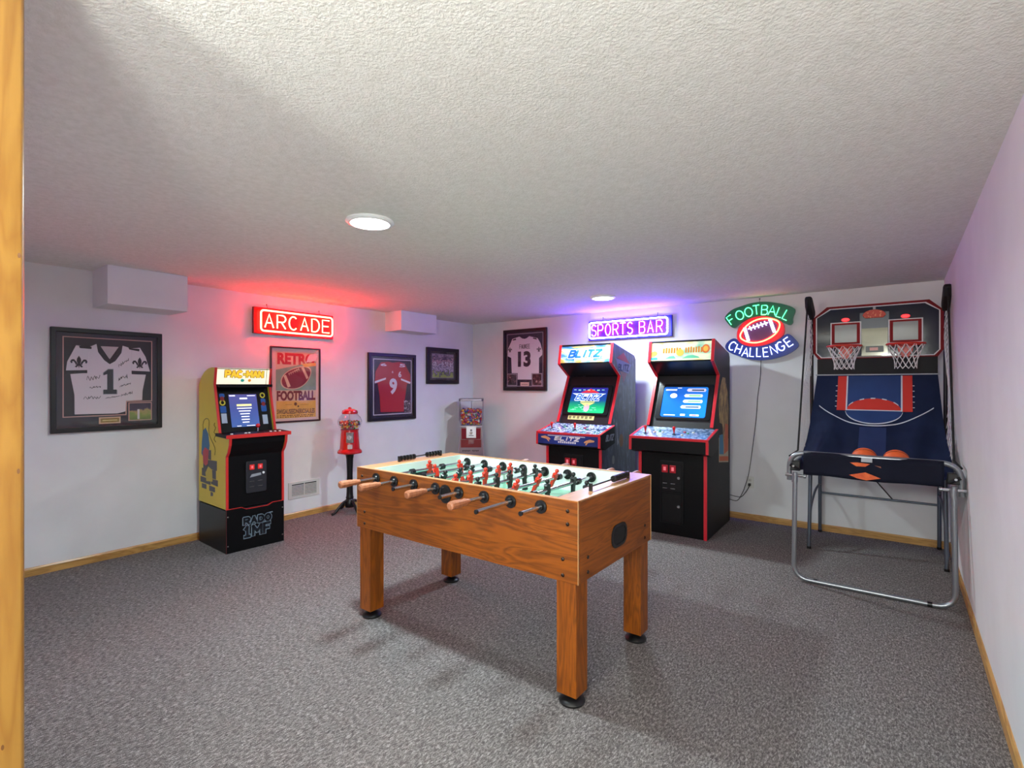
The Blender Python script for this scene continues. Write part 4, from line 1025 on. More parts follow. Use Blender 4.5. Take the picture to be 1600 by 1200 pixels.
for sgn in (0, 1):
    q = [(-.0829, .2834), (-.0577, .2677), (-.0417, .2227), (.0003, .1673), (.0004, .1288), (-.0351, .1593), (-.0734, .2209)] if sgn == 0 else [(.0838, .2803), (.0591, .2689), (.0361, .219), (.0003, .1673), (.0004, .1288), (.0363, .1544), (.0759, .2212)]
    MB().prism(q, 'y', -.0178, -.0120).build('collar', jd, jb)
one = [(-.040, .058), (-.010, .0874), (.022, .0874), (.022, -.072), (.0449, -.072), (.0449, -.1062), (-.040, -.1062), (-.040, -.072), (-.016, -.072), (-.016, .050), (-.040, .040)]
MB().prism([(a * 1.10 + .001, b * 1.05 + .001) for a, b in one], 'y', -.0168, -.016).build('number_outline', M('number_silver', (150, 156, 164), .6), jb)
MB().prism(one, 'y', -.0174, -.0168).build('number', M('number_black', (26, 34, 38), .6), jb)
for cx, cz in ((-.1904, .1385), (.200, .143)):
    e = MB(); fleur(e, cx, cz, .104, .098, -.0180, -.0172); e.build('sleeve_emblem', jd, jb)
MB().prism([(-.1906, .262), (-.15, .268), (-.1141, .258), (-.1141, .242), (-.185, .246)], 'y', -.018, -.0172).build('shoulder_number', jd, jb)
MB().prism([(.1229, .2680), (.145, .262), (.1988, .2600), (.196, .240), (.128, .252)], 'y', -.018, -.0172).build('shoulder_number', jd, jb)
ink = M('ink_black', (20, 20, 24), .6)
for k, (x0, z0, x1, z1, am, n) in enumerate(((.060, .118, .123, .170, .012, 12), (-.1415, .012, -.0635, .026, .022, 10), (-.126, -.0564, -.057, -.048, .010, 12), (-.1567, -.1345, -.060, -.1317, .014, 12), (-.025, -.138, .060, -.125, .008, 12), (.0769, -.1211, .1515, -.0928, .013, 12), (.0532, .005, .1169, .036, .016, 10), (.0667, -.048, .1375, -.024, .009, 12))):
    scribble('signature', x0, z0, x1, z1, am, n, -.0164, jb, ink, 40 + k)
MB().box(.1243, -.0135, -.327, .2870, -.010, -.178).build('photo_mat', mat_pk, t)
MB().box(.1310, -.0142, -.320, .2800, -.0135, -.185).build('photo', M_grad('photo_one', 2, -.32, -.185, [(0, (96, 120, 52)), (.35, (130, 150, 70)), (.5, (170, 150, 96)), (.62, (60, 50, 76)), (1, (36, 30, 56))], rough=.3, noise=.7, nscale=26), t)
MB().box(.185, -.0146, -.315, .200, -.0142, -.235).build('photo_figure', M('photo_white', (206, 200, 206), .5), t)
pl = MB().box(-.0674, -.0135, -.341, .072, -.010, -.2885).build('plaque', M('plaque_tan', (196, 164, 136), .6), t)
MB().box(-.057, -.0145, -.331, .062, -.0135, -.2985).build('plaque_plate', M('plaque_brass', (140, 116, 60), .35, .6), pl)
MB().box(-.045, -.0148, -.318, .050, -.0145, -.311).build('plaque_text', M('plaque_pale', (206, 190, 130), .5), pl)

# ---- red number 9 jersey, left wall
t = picture('framed_jersey', (XL, 4.1225, 1.3555), PI / 2, .737, .817, 'black framed red football jersey with a white number 9', .040, frame_black, group='framed jerseys')
MB().box(-.332, -.010, -.372, .332, -.006, .372).build('mat_board', M('mat_midnight', (34, 32, 52), .65), t)
MB().ring(rect(-.290, -.340, .309, .340), rect(-.280, -.330, .299, .330), 'y', -.0125, -.010).build('mat_border', M('mat_pale', (206, 200, 210), .6), t)
MB().box(-.280, -.0115, -.330, .299, -.010, .330).build('mat_opening', M('mat_deep_purple', (40, 26, 50), .7), t)
jr = M('jersey_red', (168, 28, 38), .7, bump=(90, .25, .003))
body = [(-.1778, .2978), (-.0639, .3083), (.0028, .2977), (.105, .3118), (.1925, .291), (.2829, .1588), (.2875, .0436), (.2299, .0368), (.1921, -.165), (.1825, -.3131), (-.1845, -.3035), (-.1962, -.1169), (-.2252, .0428), (-.2694, .049), (-.257, .188)]
jb = MB().prism(body, 'y', -.0165, -.0115).build('jersey', jr, t, bevel=.0015)
wht = M('stripe_white', (220, 214, 222), .6)
MB().prism([(-.2694, .0680), (-.106, .1139), (-.1059, .0907), (-.2694, .0430)], 'y', -.0175, -.0165).build('sleeve_stripe', wht, jb)
MB().prism([(.1323, .1059), (.2874, .0600), (.2803, .0370), (.1289, .0850)], 'y', -.0175, -.0165).build('sleeve_stripe', wht, jb)
text('number', '9', wht, jb, -.0520, -.093, .068, .1060, -.0165, .001, .04)
text('shoulder_number', '6', wht, jb, -.186, .253, -.093, .285, -.0165, .001, .03)
text('shoulder_number', '5', wht, jb, .105, .247, .200, .288, -.0165, .001, .03)
text('chest_number', '6', wht, jb, .0885, .119, .1375, .1926, -.0165, .001, .03)
text('chest_mark', '6', wht, jb, -.012, .170, .008, .198, -.0165, .001, .0)
MB().box(.178, -.0185, -.326, .284, -.0165, -.171).build('photo', M_noise('photo_nine', [(.3, (40, 36, 46)), (.48, (120, 110, 116)), (.6, (196, 190, 196)), (.75, (80, 70, 76))], scale=46, rough=.3, interp='CONSTANT', detail=2), t)

# ---- framed action photograph near the corner
t = picture('framed_photo', (XL, 4.992, 1.638), PI / 2, .61, .488, 'small black framed sports action photo beside the far left corner', .052, frame_black, group=None)
MB().box(-.255, -.010, -.195, .255, -.006, .195).build('mat_board', M('mat_grey_black', (52, 50, 52), .7), t)
MB().box(-.204, -.012, -.168, .216, -.010, .166).build('photo_border', M('photo_border', (120, 112, 128), .6), t)
MB().box(-.194, -.013, -.158, .206, -.012, .156).build('photo', M_grad('photo_action', 2, -.158, .156, [(0, (150, 164, 84)), (.14, (140, 156, 80)), (.2, (50, 42, 70)), (.35, (190, 178, 200)), (.45, (60, 48, 84)), (.55, (214, 204, 214)), (.63, (90, 66, 96)), (.74, (190, 150, 160)), (.84, (60, 48, 80)), (1, (150, 130, 150))], rough=.3, noise=.9, nscale=26), t)

# ---- white number 13 jersey, far wall
t = picture('framed_jersey', (-4.0455, YB, 1.7205), 0, .720, .837, 'black framed white football jersey with number 13', .038, frame_black, group='framed jerseys')
MB().box(-.328, -.010, -.386, .328, -.006, .386).build('mat_board', M('mat_plum', (40, 28, 42), .7), t)
MB().ring(rect(-.304, -.362, .296, .360), rect(-.297, -.354, .289, .353), 'y', -.0125, -.010).build('mat_border', M('mat_mauve', (166, 150, 166), .6), t)
MB().box(-.297, -.0115, -.354, .289, -.010, .353).build('mat_opening', M('mat_deep_purple', (40, 26, 50), .7), t)
body = [(-.2092, .2938), (-.0883, .3195), (-.045, .292), (-.0041, .2830), (.035, .292), (.0743, .3161), (.209, .2821), (.2562, .2111), (.286, .1088), (.2821, .0546), (.2319, .0174), (.2312, -.1852), (.1116, -.1832), (.1113, -.2697), (-.1199, -.2675), (-.1196, -.1795), (-.2206, -.1779), (-.2302, .0323), (-.2916, .0586), (-.2862, .1558)]
jp = M('jersey_pale', (222, 208, 222), .75, bump=(80, .3, .003)); pm = M('jersey_plum', (46, 24, 44), .6)
jb = MB().prism(body, 'y', -.0165, -.0115).build('jersey', jp, t, bevel=.0015)
block('player_name', 'FAUKEE', pm, jb, -.0886, .1497, .0884, .2116, -.0165, .0075, gap=.5)
text('number', '13', pm, jb, -.1138, -.0965, .1002, .1166, -.0165, .001, .05)
for cx, cz in ((-.2504, .1422), (.2322, .1304)):
    e = MB(); fleur(e, cx, cz, .072, .082, -.0175, -.0165); e.build('sleeve_emblem', pm, jb)
MB().prism([(-.2061, .270), (-.195, .288), (-.150, .296), (-.1435, .276)], 'y', -.0175, -.0165).build('shoulder_number', pm, jb)
MB().prism([(.1371, .278), (.140, .294), (.190, .284), (.2012, .262)], 'y', -.0175, -.0165).build('shoulder_number', pm, jb)
for x0, x1 in ((-.298, -.127), (.119, .285)):
    b_ = MB().box(x0, -.0185, -.354, x1, -.0165, -.186).build('photo_mat', M('mat_mauve'), t)
    MB().box(x0 + .010, -.0192, -.344, x1 - .010, -.0185, -.196).build('photo', M_noise('photo_thirteen', [(.3, (40, 24, 34)), (.5, (86, 52, 60)), (.62, (180, 150, 150)), (.75, (60, 36, 46))], scale=24, rough=.3, interp='CONSTANT', detail=2), b_)
pl = MB().box(-.0751, -.0135, -.3575, .0695, -.0115, -.3040).build('plaque', M('plaque_rose', (214, 176, 166), .5), t)
MB().box(-.055, -.014, -.337, .050, -.0135, -.331).build('plaque_text', M('plaque_ink', (110, 80, 90), .6), pl)

# ---- football poster
t = picture('framed_poster', (XL, 2.860, 1.3825), PI / 2, .552, .774, 'framed vintage poster reading RETRO FOOTBALL under the red sign', .016, M('frame_maroon', (44, 16, 26), .3), 'framed poster', d=.024)
MB().box(-.262, -.008, -.373, .262, -.006, .373).build('paper', M('poster_paper', (214, 190, 180), .7), t)
MB().box(-.215, -.0088, -.343, .226, -.008, .336).build('poster_panel', M('poster_cream', (206, 180, 150), .7), t)
MB().prism([(-.215, .150), (.2277, .248), (.2277, -.058), (-.215, -.058)], 'y', -.0094, -.0088).build('poster_green', M_noise('poster_green', [(.3, (116, 148, 128)), (.7, (134, 162, 140))], scale=12, rough=.7), t)
MB().box(-.209, -.0094, -.343, .225, -.0088, -.168).build('poster_ochre', M_noise('poster_ochre', [(.3, (206, 160, 70)), (.7, (220, 172, 84))], scale=9, rough=.7), t)
rt = M('poster_red', (176, 48, 52), .7); mr = M('poster_maroon', (110, 36, 40), .7)
mt = Matrix(((1, 0, 0, 0), (0, 1, 0, 0), (.18, 0, 1, 0), (0, 0, 0, 1)))
text('poster_lettering', 'RETRO', rt, t, -.200, .205, .215, .325, -.0094, .0007, .05)
MB().prism([(.115, .235), (.225, .255), (.225, .332), (.155, .320), (.135, .29)], 'y', -.0106, -.0100).build('poster_burst', M('poster_white', (222, 208, 204), .7), t)
MB().prism([(.06, .215), (.225, .235), (.225, .20), (.10, .185)], 'y', -.0106, -.0100).build('poster_flash', M('poster_ochre'), t)
bl = [(-.1596, .0411), (-.1283, .101), (-.0586, .1503), (.0586, .1873), (.1389, .1797), (.1662, .1433), (.1527, .0811), (.0989, .0065), (.0195, -.0364), (-.0711, -.0422), (-.1408, -.0182)]
sb = smoothed(bl)
c0 = (.005, .07)
MB().prism([(c0[0] + (a - c0[0]) * 1.07, c0[1] + (b - c0[1]) * 1.09) for a, b in sb], 'y', -.0100, -.0094).build('poster_ball_outline', M('poster_cream'), t)
bo = MB().prism(sb, 'y', -.0106, -.0100).build('poster_ball', M('poster_ball', (122, 36, 48), .6), t)
for q in ([(-.1346, .089), (-.1094, .1013), (-.0583, -.0182), (-.0903, -.0302)], [(.0559, .180), (.0852, .183), (.1392, .0747), (.119, .0559)]):
    MB().prism(q, 'y', -.0111, -.0106).build('poster_ball_stripe', M('poster_cream'), bo)
lc = MB().prism([(-.0866, .1040), (-.0840, .112), (.0340, .168), (.0322, .160)], 'y', -.0111, -.0106)
for k in range(6):
    x, z = -.078 + .021 * k, .108 + .0101 * k
    lc.prism([(x - .004, z + .012), (x + .002, z + .014), (x + .010, z - .012), (x + .004, z - .014)], 'y', -.0111, -.0106)
lc.build('poster_ball_lace', M('poster_cream'), bo)
text('poster_lettering', 'FOOTBALL', mr, t, -.2055, -.165, .220, -.062, -.0094, .0007, .05)
tn = M('poster_brown', (100, 64, 40), .7)
text('poster_small_print', 'SWIGAUSEEDNERIOSAULES', tn, t, -.203, -.300, .212, -.250, -.0094, .0006, .03)
q = MB().box(-.115, -.0100, -.206, -.045, -.0094, -.203).box(.046, -.0100, -.210, .140, -.0094, -.207)
q.prism(ell(-.005, -.200, .016, .018, 10), 'y', -.0100, -.0094).prism(ell(.025, -.225, .010, .010, 8), 'y', -.0100, -.0094)
for k in range(16): q.box(-.20 + k * .0255, -.0100, -.320, -.20 + k * .0255 + .012 + .009 * (k % 3) * .6, -.0094, -.312)
for k in range(15): q.box(-.20 + k * .027, -.0100, -.336, -.20 + k * .027 + .011 + .011 * (k % 2) * .6, -.0094, -.328)
q.build('poster_ornament', tn, t)
# ================================================================== GUMBALL AND CANDY MACHINES
CANDY = [M('candy_%d' % i, c, 0.3, coat=0.5) for i, c in enumerate([(196, 40, 44), (226, 180, 60), (60, 130, 70), (226, 214, 196), (52, 70, 150), (206, 100, 50), (150, 60, 110)])]
clear_globe = M_glass('clear_globe', (246, 248, 250), 1.0)
gm_red = M('gumball_red', (190, 14, 24), 0.25, coat=0.6)
iron = M('cast_iron', (16, 16, 20), 0.35, 0.2)
t = root('gumball_machine', (-4.735, 3.335, 0), .66, 'red gumball machine with round glass globe on a black iron stand', 'gumball machine')
for k in range(4):
    a = PI / 4 + k * PI / 2; c, s = math.cos(a), math.sin(a)
    lg = MB().tube(smooth_path([(.02 * c, .02 * s, .13), (.07 * c, .07 * s, .12), (.12 * c, .12 * s, .075), (.165 * c, .165 * s, .03), (.195 * c, .195 * s, .016)]), .0145, 8).build('foot', iron, t, smooth=60)
    MB().ball((.195 * c, .195 * s, .016), .016, (1, 1, .95), 10, 6).build('toe', iron, lg, smooth=60)
MB().lathe([(.045, .06), (.055, .09), (.05, .13), (.038, .15), (.042, .165), (.036, .18), (.034, .22), (.030, .40), (.036, .58), (.044, .625), (.07, .635), (.075, .645)], n=20).build('stand_column', iron, t, smooth=40)
MB().lathe([(.128, .645), (.130, .660), (.122, .675), (.106, .69), (.100, .76), (.094, .84), (.090, .885), (.096, .892), (.096, .90)], n=28).build('base_housing', gm_red, t, smooth=35)
plate = MB().prism([(-.006, .765), (.066, .765), (.066, .875), (-.006, .875)], 'y', -.112, -.07).build('coin_plate', M('coin_plate_chrome', (150, 154, 160), .35, .9, bump=(60, .4, .004)), t, bevel=.004)
MB().cyl((.03, -.112, .82), (.03, -.122, .82), .024, n=18).build('crank', M('bright_chrome', (220, 222, 224), .15, 1.0), plate, smooth=40)
MB().box(.024, -.130, .806, .036, -.120, .834).build('crank_handle', M('bright_chrome'), plate, bevel=.003)
MB().box(.012, -.122, .700, .058, -.09, .745).build('dispenser_flap', M('flap_white', (200, 196, 198), .4), t, bevel=.004)
MB().lathe([(.088, .90), (.112, .93), (.126, .965), (.126, .995), (.112, 1.03), (.085, 1.06), (.068, 1.075)], n=32).build('glass_globe', clear_globe, t, smooth=80)
MB().lathe([(.082, 1.068), (.084, 1.085), (.076, 1.105), (.05, 1.118), (.02, 1.124), (.016, 1.135), (1e-6, 1.142)], n=28).build('lid', gm_red, t, smooth=40)
MB().cyl((0, 0, .90), (0, 0, 1.07), .003, n=8).build('centre_rod', steel, t)
g = MB(); rnd = random.Random(3)
n = 0
while n < 230:
    x, y = rnd.uniform(-.115, .115), rnd.uniform(-.115, .115); z = rnd.uniform(.91, .988)
    lim = .090 + (z - .90) * .55 if z < .965 else .118
    r_ = math.hypot(x, y)
    if r_ > lim - .014 or (r_ < lim - .045 and z < .97): continue
    g.m = n % 7 if rnd.random() < .6 else rnd.choice((0, 1, 2, 3)); g.ball((x, y, z), .0105, n=7, m=5); n += 1
o = g.build('gumballs', CANDY, t, smooth=80); o['kind'] = 'stuff'; o['label'] = 'many coloured gumballs filling the lower globe'

# square candy machine in the far left corner
t = root('candy_machine', (-4.66, 5.22, 0), .70, 'square clear-topped candy vending machine in the far left corner', 'candy machine')
cr_ = M('machine_chrome', (170, 168, 172), .35, .7); rb = M('machine_red', (110, 5, 24), .5, spec=.2); gb = M('machine_grey', (130, 118, 116), .5)
def frustum(mb, z0, w0, z1, w1):
    mb.add([(-w0, -w0, z0), (w0, -w0, z0), (w0, w0, z0), (-w0, w0, z0), (-w1, -w1, z1), (w1, -w1, z1), (w1, w1, z1), (-w1, w1, z1)], [(0, 3, 2, 1), (4, 5, 6, 7), (0, 1, 5, 4), (1, 2, 6, 5), (2, 3, 7, 6), (3, 0, 4, 7)]); return mb
frustum(MB(), 0, .19, .03, .19).build('foot_plate', iron, t)
MB().cyl((0, 0, .03), (0, 0, .42), .035, n=18).build('pedestal', iron, t, smooth=40)
bd = frustum(MB(), .42, .172, .82, .142).build('body', gb, t)
def front(z): return .172 - (z - .42) / .40 * .030
def fp(name, x0, z0, x1, z1, mat, par, d=.004):
    y0, y1 = -front(z0), -front(z1)
    return MB().add([(x0, y0 - d, z0), (x1, y0 - d, z0), (x1, y1 - d, z1), (x0, y1 - d, z1), (x0, y0 + .002, z0), (x1, y0 + .002, z0), (x1, y1 + .002, z1), (x0, y1 + .002, z1)],
                    [(0, 1, 2, 3), (4, 7, 6, 5), (0, 4, 5, 1), (1, 5, 6, 2), (2, 6, 7, 3), (3, 7, 4, 0)]).build(name, mat, par)
fp('upper_panel', -.128, .655, .128, .80, rb, bd)
fp('middle_panel', -.135, .545, .135, .650, M('machine_rust', (116, 44, 42), .55, spec=.2), bd)
ch = fp('dispenser_door', -.038, .59, .038, .650, M('door_maroon', (104, 16, 30), .3), bd, .010)
fp('lower_panel', -.140, .46, .140, .540, gb, bd)
q = MB()
for k in range(12):
    if k == 6: continue
    x = -.115 + k * .0185; q.box(x, -front(.50) - .0055, .490 + .005 * (k % 2), x + .012, -front(.50) - .002, .512)
q.build('lower_lettering', M('print_charcoal', (60, 54, 56), .5), bd)
pl = fp('coin_plate', -.062, .672, .066, .82, cr_, bd, .012)
MB().cyl((0, -front(.74) - .012, .74), (0, -front(.74) - .024, .74), .020, n=16).build('crank', M('bright_chrome'), pl, smooth=40)
MB().box(-.03, -front(.70) - .0135, .70, .035, -front(.70) - .0115, .708).box(-.012, -front(.77) - .0145, .765, .014, -front(.77) - .0115, .785).build('plate_print', M('print_charcoal'), pl)
for s in (-1, 1):
    MB().tube([(s * .170, -.170, .42), (s * .143, -.143, .82)], .007, 6).build('corner_trim', cr_, bd)
MB().box(-.145, -.145, .82, .145, .145, .832).build('shelf_rim', cr_, t)
bw = .150
for k in range(4):
    a = k * PI / 2
    o = MB().add([(-.138, -.138, .832), (.138, -.138, .832), (.158, -.158, .90), (-.158, -.158, .90), (-.158, -.158, 1.165), (.158, -.158, 1.165)], [(0, 1, 2, 3), (3, 2, 5, 4)]).build('clear_panel', M_glass('clear_plastic', (244, 244, 248), .9), t)
    o.rotation_euler = (0, 0, a)
for sx in (-1, 1):
    for sy in (-1, 1): MB().tube([(sx * .158, sy * .158, .90), (sx * .158, sy * .158, 1.165)], .0035, 5).build('corner_post', M('post_grey', (120, 112, 120), .4, .5), t)
MB().prism(rrect(-.165, -.165, .165, .165, .03), 'z', 1.163, 1.195).build('lid', M('lid_grey', (120, 112, 124), .3, .7), t, bevel=.004)
MB().cyl((0, 0, .85), (0, 0, 1.165), .0035, n=8).build('centre_rod', steel, t)
g = MB(); rnd = random.Random(9)
for n in range(340):
    side = (0, 1, 0, 2, 0)[n % 5]
    z = rnd.uniform(.85, 1.04); lim = .150 if z > .90 else .128 + (z - .832) * .29
    lim -= .018
    u = rnd.uniform(-lim, lim)
    x, y = (u, -lim + rnd.uniform(0, .03)) if side == 0 else ((lim - rnd.uniform(0, .02), u) if side == 1 else (-lim + rnd.uniform(0, .02), u))
    if n > 270: x, y, z = rnd.uniform(-lim, lim), rnd.uniform(-lim, lim), rnd.uniform(1.01, 1.05)
    g.m = rnd.choice((0, 0, 1, 1, 2, 3, 4, 5, 6, 6)); r_ = rnd.uniform(.013, .019)
    g.ball((x, y, z), r_, (1, 1, rnd.uniform(.6, 1)), 7, 5)
o = g.build('candies', CANDY, t, smooth=80); o['kind'] = 'stuff'; o['label'] = 'mixed coloured candies behind the clear panels'
# ================================================================== DOUBLE BASKETBALL GAME
def basketball_game():
    CX = -.165
    t = root('basketball_game', (CX, 4.62, 0), 0, 'folding double-hoop arcade basketball game with navy ramp beside the right wall', 'basketball game')
    Y = lambda y: y - 4.62
    steelg = M('grey_tube_steel', (150, 154, 160), .32, .75)
    dkst = M('dark_tube_steel', (96, 104, 116), .35, .7)
    blk = M('black_foam', (12, 12, 14), .7); bp = M('black_plastic', (16, 16, 18), .35)
    navy = M_noise('navy_cloth', [(.3, (22, 30, 54)), (.7, (30, 40, 68))], scale=3, rough=.8, spec=.12)
    # front U leg
    def corner(pts, r=.1, n=6):
        out = [Vector(pts[0])]
        for a, b, c in zip(pts[:-2], pts[1:-1], pts[2:]):
            a, b, c = Vector(a), Vector(b), Vector(c); u = (a - b).normalized(); v = (c - b).normalized()
            p, q = b + u * r, b + v * r
            for k in range(n + 1):
                f = k / n; out.append(p * (1 - f) ** 2 + b * 2 * f * (1 - f) + q * f * f)
        out.append(Vector(pts[-1])); return out
    U = MB().tube(corner([(-.425, Y(4.10), .76), (-.432, Y(4.09), .016), (.437, Y(4.10), .016), (.430, Y(4.11), .76)], .10), .0155, 12).build('front_leg_frame', steelg, t, smooth=60)
    for x in (-.30, .315): MB().cyl((x - .012, Y(4.095), .0165), (x + .012, Y(4.095), .0165), .0168, n=12).build('floor_clip', bp, U, smooth=40)
    for s in (-1, 1): MB().cyl((s * .428, Y(4.105), .69), (s * .428, Y(4.105), .75), .019, n=12).build('leg_collar', steelg, U, smooth=40)
    # rear legs with curved braces and crossbars
    for s in (-1, 1):
        x = s * .447
        a = MB().tube([(x - .003 * s, Y(4.95), 0.0), (x - .012 * s, Y(4.99), .80)], .0145, 10).build('rear_leg', dkst, t, smooth=60)
        MB().cyl((x - .003 * s, Y(4.95), 0), (x - .003 * s, Y(4.95), .02), .0165, n=10).build('leg_cap', bp, a)
        b = MB().tube([(x - .016 * s, Y(5.575), 0.0), (x - .016 * s, Y(5.575), .80)], .0145, 10).build('rear_leg', dkst, t, smooth=60)
        MB().cyl((x - .016 * s, Y(5.575), 0), (x - .016 * s, Y(5.575), .02), .0165, n=10).build('leg_cap', bp, b)
        MB().tube(smooth_path([(x - .006 * s, Y(4.96), .26), (x - .008 * s, Y(5.08), .36), (x - .012 * s, Y(5.3), .44), (x - .016 * s, Y(5.57), .45)]), .010, 8).build('leg_brace', dkst, t, smooth=60)
        MB().tube([(s * .462, Y(4.15), .80), (s * .450, Y(5.60), .80)], .0155, 10).build('side_rail', steelg, t, smooth=60)
        # front hand-pin and folding bracket
        pn = MB().cyl((s * .49, Y(4.13), .735), (s * .375, Y(4.12), .735), .011, n=10).build('folding_pin', M('bright_chrome'), t, smooth=40)
        MB().cyl((s * .375, Y(4.12), .735), (s * .36, Y(4.12), .735), .015, n=10).build('pin_knob', steelg, pn, smooth=40)
        MB().box(s * .40, Y(4.14), .765, s * .475, Y(4.19), .835).build('hinge_bracket', bp, t, bevel=.006)
        MB().tube([(s * .462, Y(4.13), .81), (s * .41, Y(4.14), .775)], .012, 6).build('strap', bp, t)
        MB().cyl((s * .44, Y(4.135), .80), (s * .44, Y(4.12), .80), .008, n=8).build('bracket_bolt', M('bright_chrome'), t)
    MB().tube([(-.43, Y(5.575), .37), (.43, Y(5.575), .37)], .010, 8).build('crossbar', dkst, t, smooth=60)
    MB().tube([(.005, Y(5.565), .52), (.115, Y(5.565), .38)], .006, 6).build('diagonal_stay', M('stay_dark', (50, 46, 48), .5), t)
    # ball-return front hoop: tube that arches over the front, dark cloth apron
    MB().tube(corner([(-.470, Y(4.16), .695), (-.468, Y(4.145), .895), (.466, Y(4.145), .895), (.470, Y(4.16), .695)], .105, 8), .0165, 12).build('front_hoop', steelg, t, smooth=60)
    ap = MB()
    def apron(u, v):
        x = -.377 + u * .762; z = .905 - v * .160
        return (x, Y(4.121) - .004 * math.sin(u * 23) * v - (.002 if v > .1 else -.012), z + .004 * math.sin(u * 9))
    apo = ap.grid(apron, 40, 6).build('front_apron', M_noise('apron_cloth', [(.3, (20, 22, 34)), (.7, (28, 30, 44))], scale=5, rough=.8, spec=.1), t, smooth=60)
    so = apo.modifiers.new('thickness', 'SOLIDIFY'); so.thickness = .004
    org = M_noise('orange_print', [(.3, (206, 80, 30)), (.7, (236, 110, 48))], scale=40, rough=.6)
    yb = Y(4.111)
    cc = -.02
    MB().prism([(cc - .085, .775), (cc + .005, .800), (cc + .088, .768), (cc + .01, .748), (cc - .04, .756)], 'y', yb - .004, yb - .001).build('apron_diamond', org, apo)
    MB().prism([(cc - .08, .858), (cc - .04, .862), (cc + .03, .857), (cc + .005, .838), (cc - .045, .836)], 'y', yb - .004, yb - .001).build('apron_lens', org, apo)
    MB().prism([(cc + .055, .850), (cc + .088, .846), (cc + .09, .836)], 'y', yb - .004, yb - .001).build('apron_lens', M('apron_tan', (150, 84, 60), .6), apo)
    MB().box(cc - .018, Y(4.118) - .010, .868, cc + .042, Y(4.118) + .002, .896).build('apron_label', M('label_silver', (150, 152, 160), .4, .4), apo)
    # ramp sheet with its court print
    prof = [(5.085, 1.46), (5.02, 1.32), (4.95, 1.19), (4.86, 1.07), (4.74, .965), (4.60, .88), (4.44, .81), (4.30, .765), (4.18, .76)]
    L = [0]
    for a, b in zip(prof[:-1], prof[1:]): L.append(L[-1] + math.hypot(b[0] - a[0], b[1] - a[1]))
    def at(v):
        d = v * L[-1]
        for i in range(len(prof) - 1):
            if d <= L[i + 1] or i == len(prof) - 2:
                f = (d - L[i]) / (L[i + 1] - L[i]); return (prof[i][0] + f * (prof[i + 1][0] - prof[i][0]), prof[i][1] + f * (prof[i + 1][1] - prof[i][1]))
    def halfw(v): return .400 + .045 * min(1, v * 1.6)
    def sheet(x, v, off=0.0):
        y, z = at(v); y2, z2 = at(min(1, v + .01)); y1, z1 = at(max(0, v - .01))
        d = Vector((0, y2 - y1, z2 - z1)).normalized(); nrm = Vector((0, d.z, -d.y))
        if nrm.y > 0: nrm = -nrm
        fold = .030 * math.sin(x * 24 + v * 4) * max(0, abs(x) - .10) * 3.2 * min(1, max(0, v - .22) * 4) + .020 * math.sin(x * 43 - v * 5 + 1) * max(0, abs(x) - .08) * 3 * max(0, v - .3)
        q = Vector((x, Y(y), z)) + nrm * (off + fold)
        return (q.x, q.y, q.z)
    rp = MB().grid(lambda u, v: sheet((2 * u - 1) * halfw(v), v), 72, 40).build('ramp_sheet', navy, t, smooth=80)
    def vz(z):      # v of a given height
        lo, hi = 0, 1
        for _ in range(30):
            m_ = (lo + hi) / 2
            if at(m_)[1] > z: lo = m_
            else: hi = m_
        return lo
    redp = M('court_red', (196, 46, 34), .65); blp = M_noise('court_blue', [(.3, (18, 48, 98)), (.7, (24, 58, 114))], scale=4, rough=.65); wh = M('court_white', (196, 204, 214), .6)
    def patch(name, x0, x1, z0, z1, mat, off, nu=14, nv=12, edge=None):
        def fn(u, v):
            x = x0 + u * (x1 - x0); zt = z1 if not callable(z1) else z1(x); zb = z0 if not callable(z0) else z0(x)
            return sheet(x, vz(zt + v * (zb - zt)), off)
        return MB().grid(fn, nu, nv).build(name, mat, rp, smooth=80)
    KX = .03   # court centre
    patch('court_lane', -.175 + KX - .03, .175 + KX - .03, 1.185, 1.452, blp, .003)
    for s in (-1, 1):
        a, b = sorted((s * .183, s * .245)); patch('court_block', a, b, 1.172, 1.452, redp, .003, 6)
        a, b = sorted((s * .174, s * .184)); patch('court_line', a, b, 1.172, 1.452, wh, .0045, 2)
        for k in range(5):
            a, b = sorted((s * .246, s * .258)); patch('court_tick', a, b, 1.20 + k * .042, 1.206 + k * .042, wh, .0045, 2, 1)
    dome = lambda x: 1.178 + .092 * math.sqrt(max(0, 1 - (x / .176) ** 2)) ** 1.0
    patch('court_dome', -.174, .174, 1.178, dome, redp, .0045, 24, 6)
    patch('court_line', -.176, .176, 1.172, 1.179, wh, .006, 16, 1)
    for k in range(9):
        if k % 2 == 0:
            x0 = -.165 + k * .0367; 
            patch('court_dash', x0, x0 + .030, lambda x: dome(x) - .004, lambda x: dome(x) + .004, wh, .006, 5, 1)
    arcf = lambda x: 1.175 - .100 * math.sqrt(max(0, 1 - (x / .186) ** 2))
    patch('court_arc', -.185, .185, lambda x: arcf(x) - .004, lambda x: arcf(x) + .004, wh, .005, 40, 1)
    patch('court_blue_disc', -.18, .18, lambda x: arcf(x) + .003, 1.174, blp, .0035, 30, 6)
    three = lambda x: 1.06 + .145 * (abs(x) / .37) ** 2.2
    patch('court_arc', -.37, .37, lambda x: three(x) - .004, lambda x: three(x) + .004, wh, .005, 48, 1)
    patch('court_strip', -.085, .085, .78, 1.05, M('court_deep_blue', (22, 42, 86), .65), .002, 8, 20)
    # rod at the top of the ramp, black valance above it
    MB().tube([(-.41, Y(5.09), 1.463), (.41, Y(5.09), 1.463)], .006, 8).build('ramp_rod', M('rod_white', (170, 176, 184), .4), t, smooth=60)
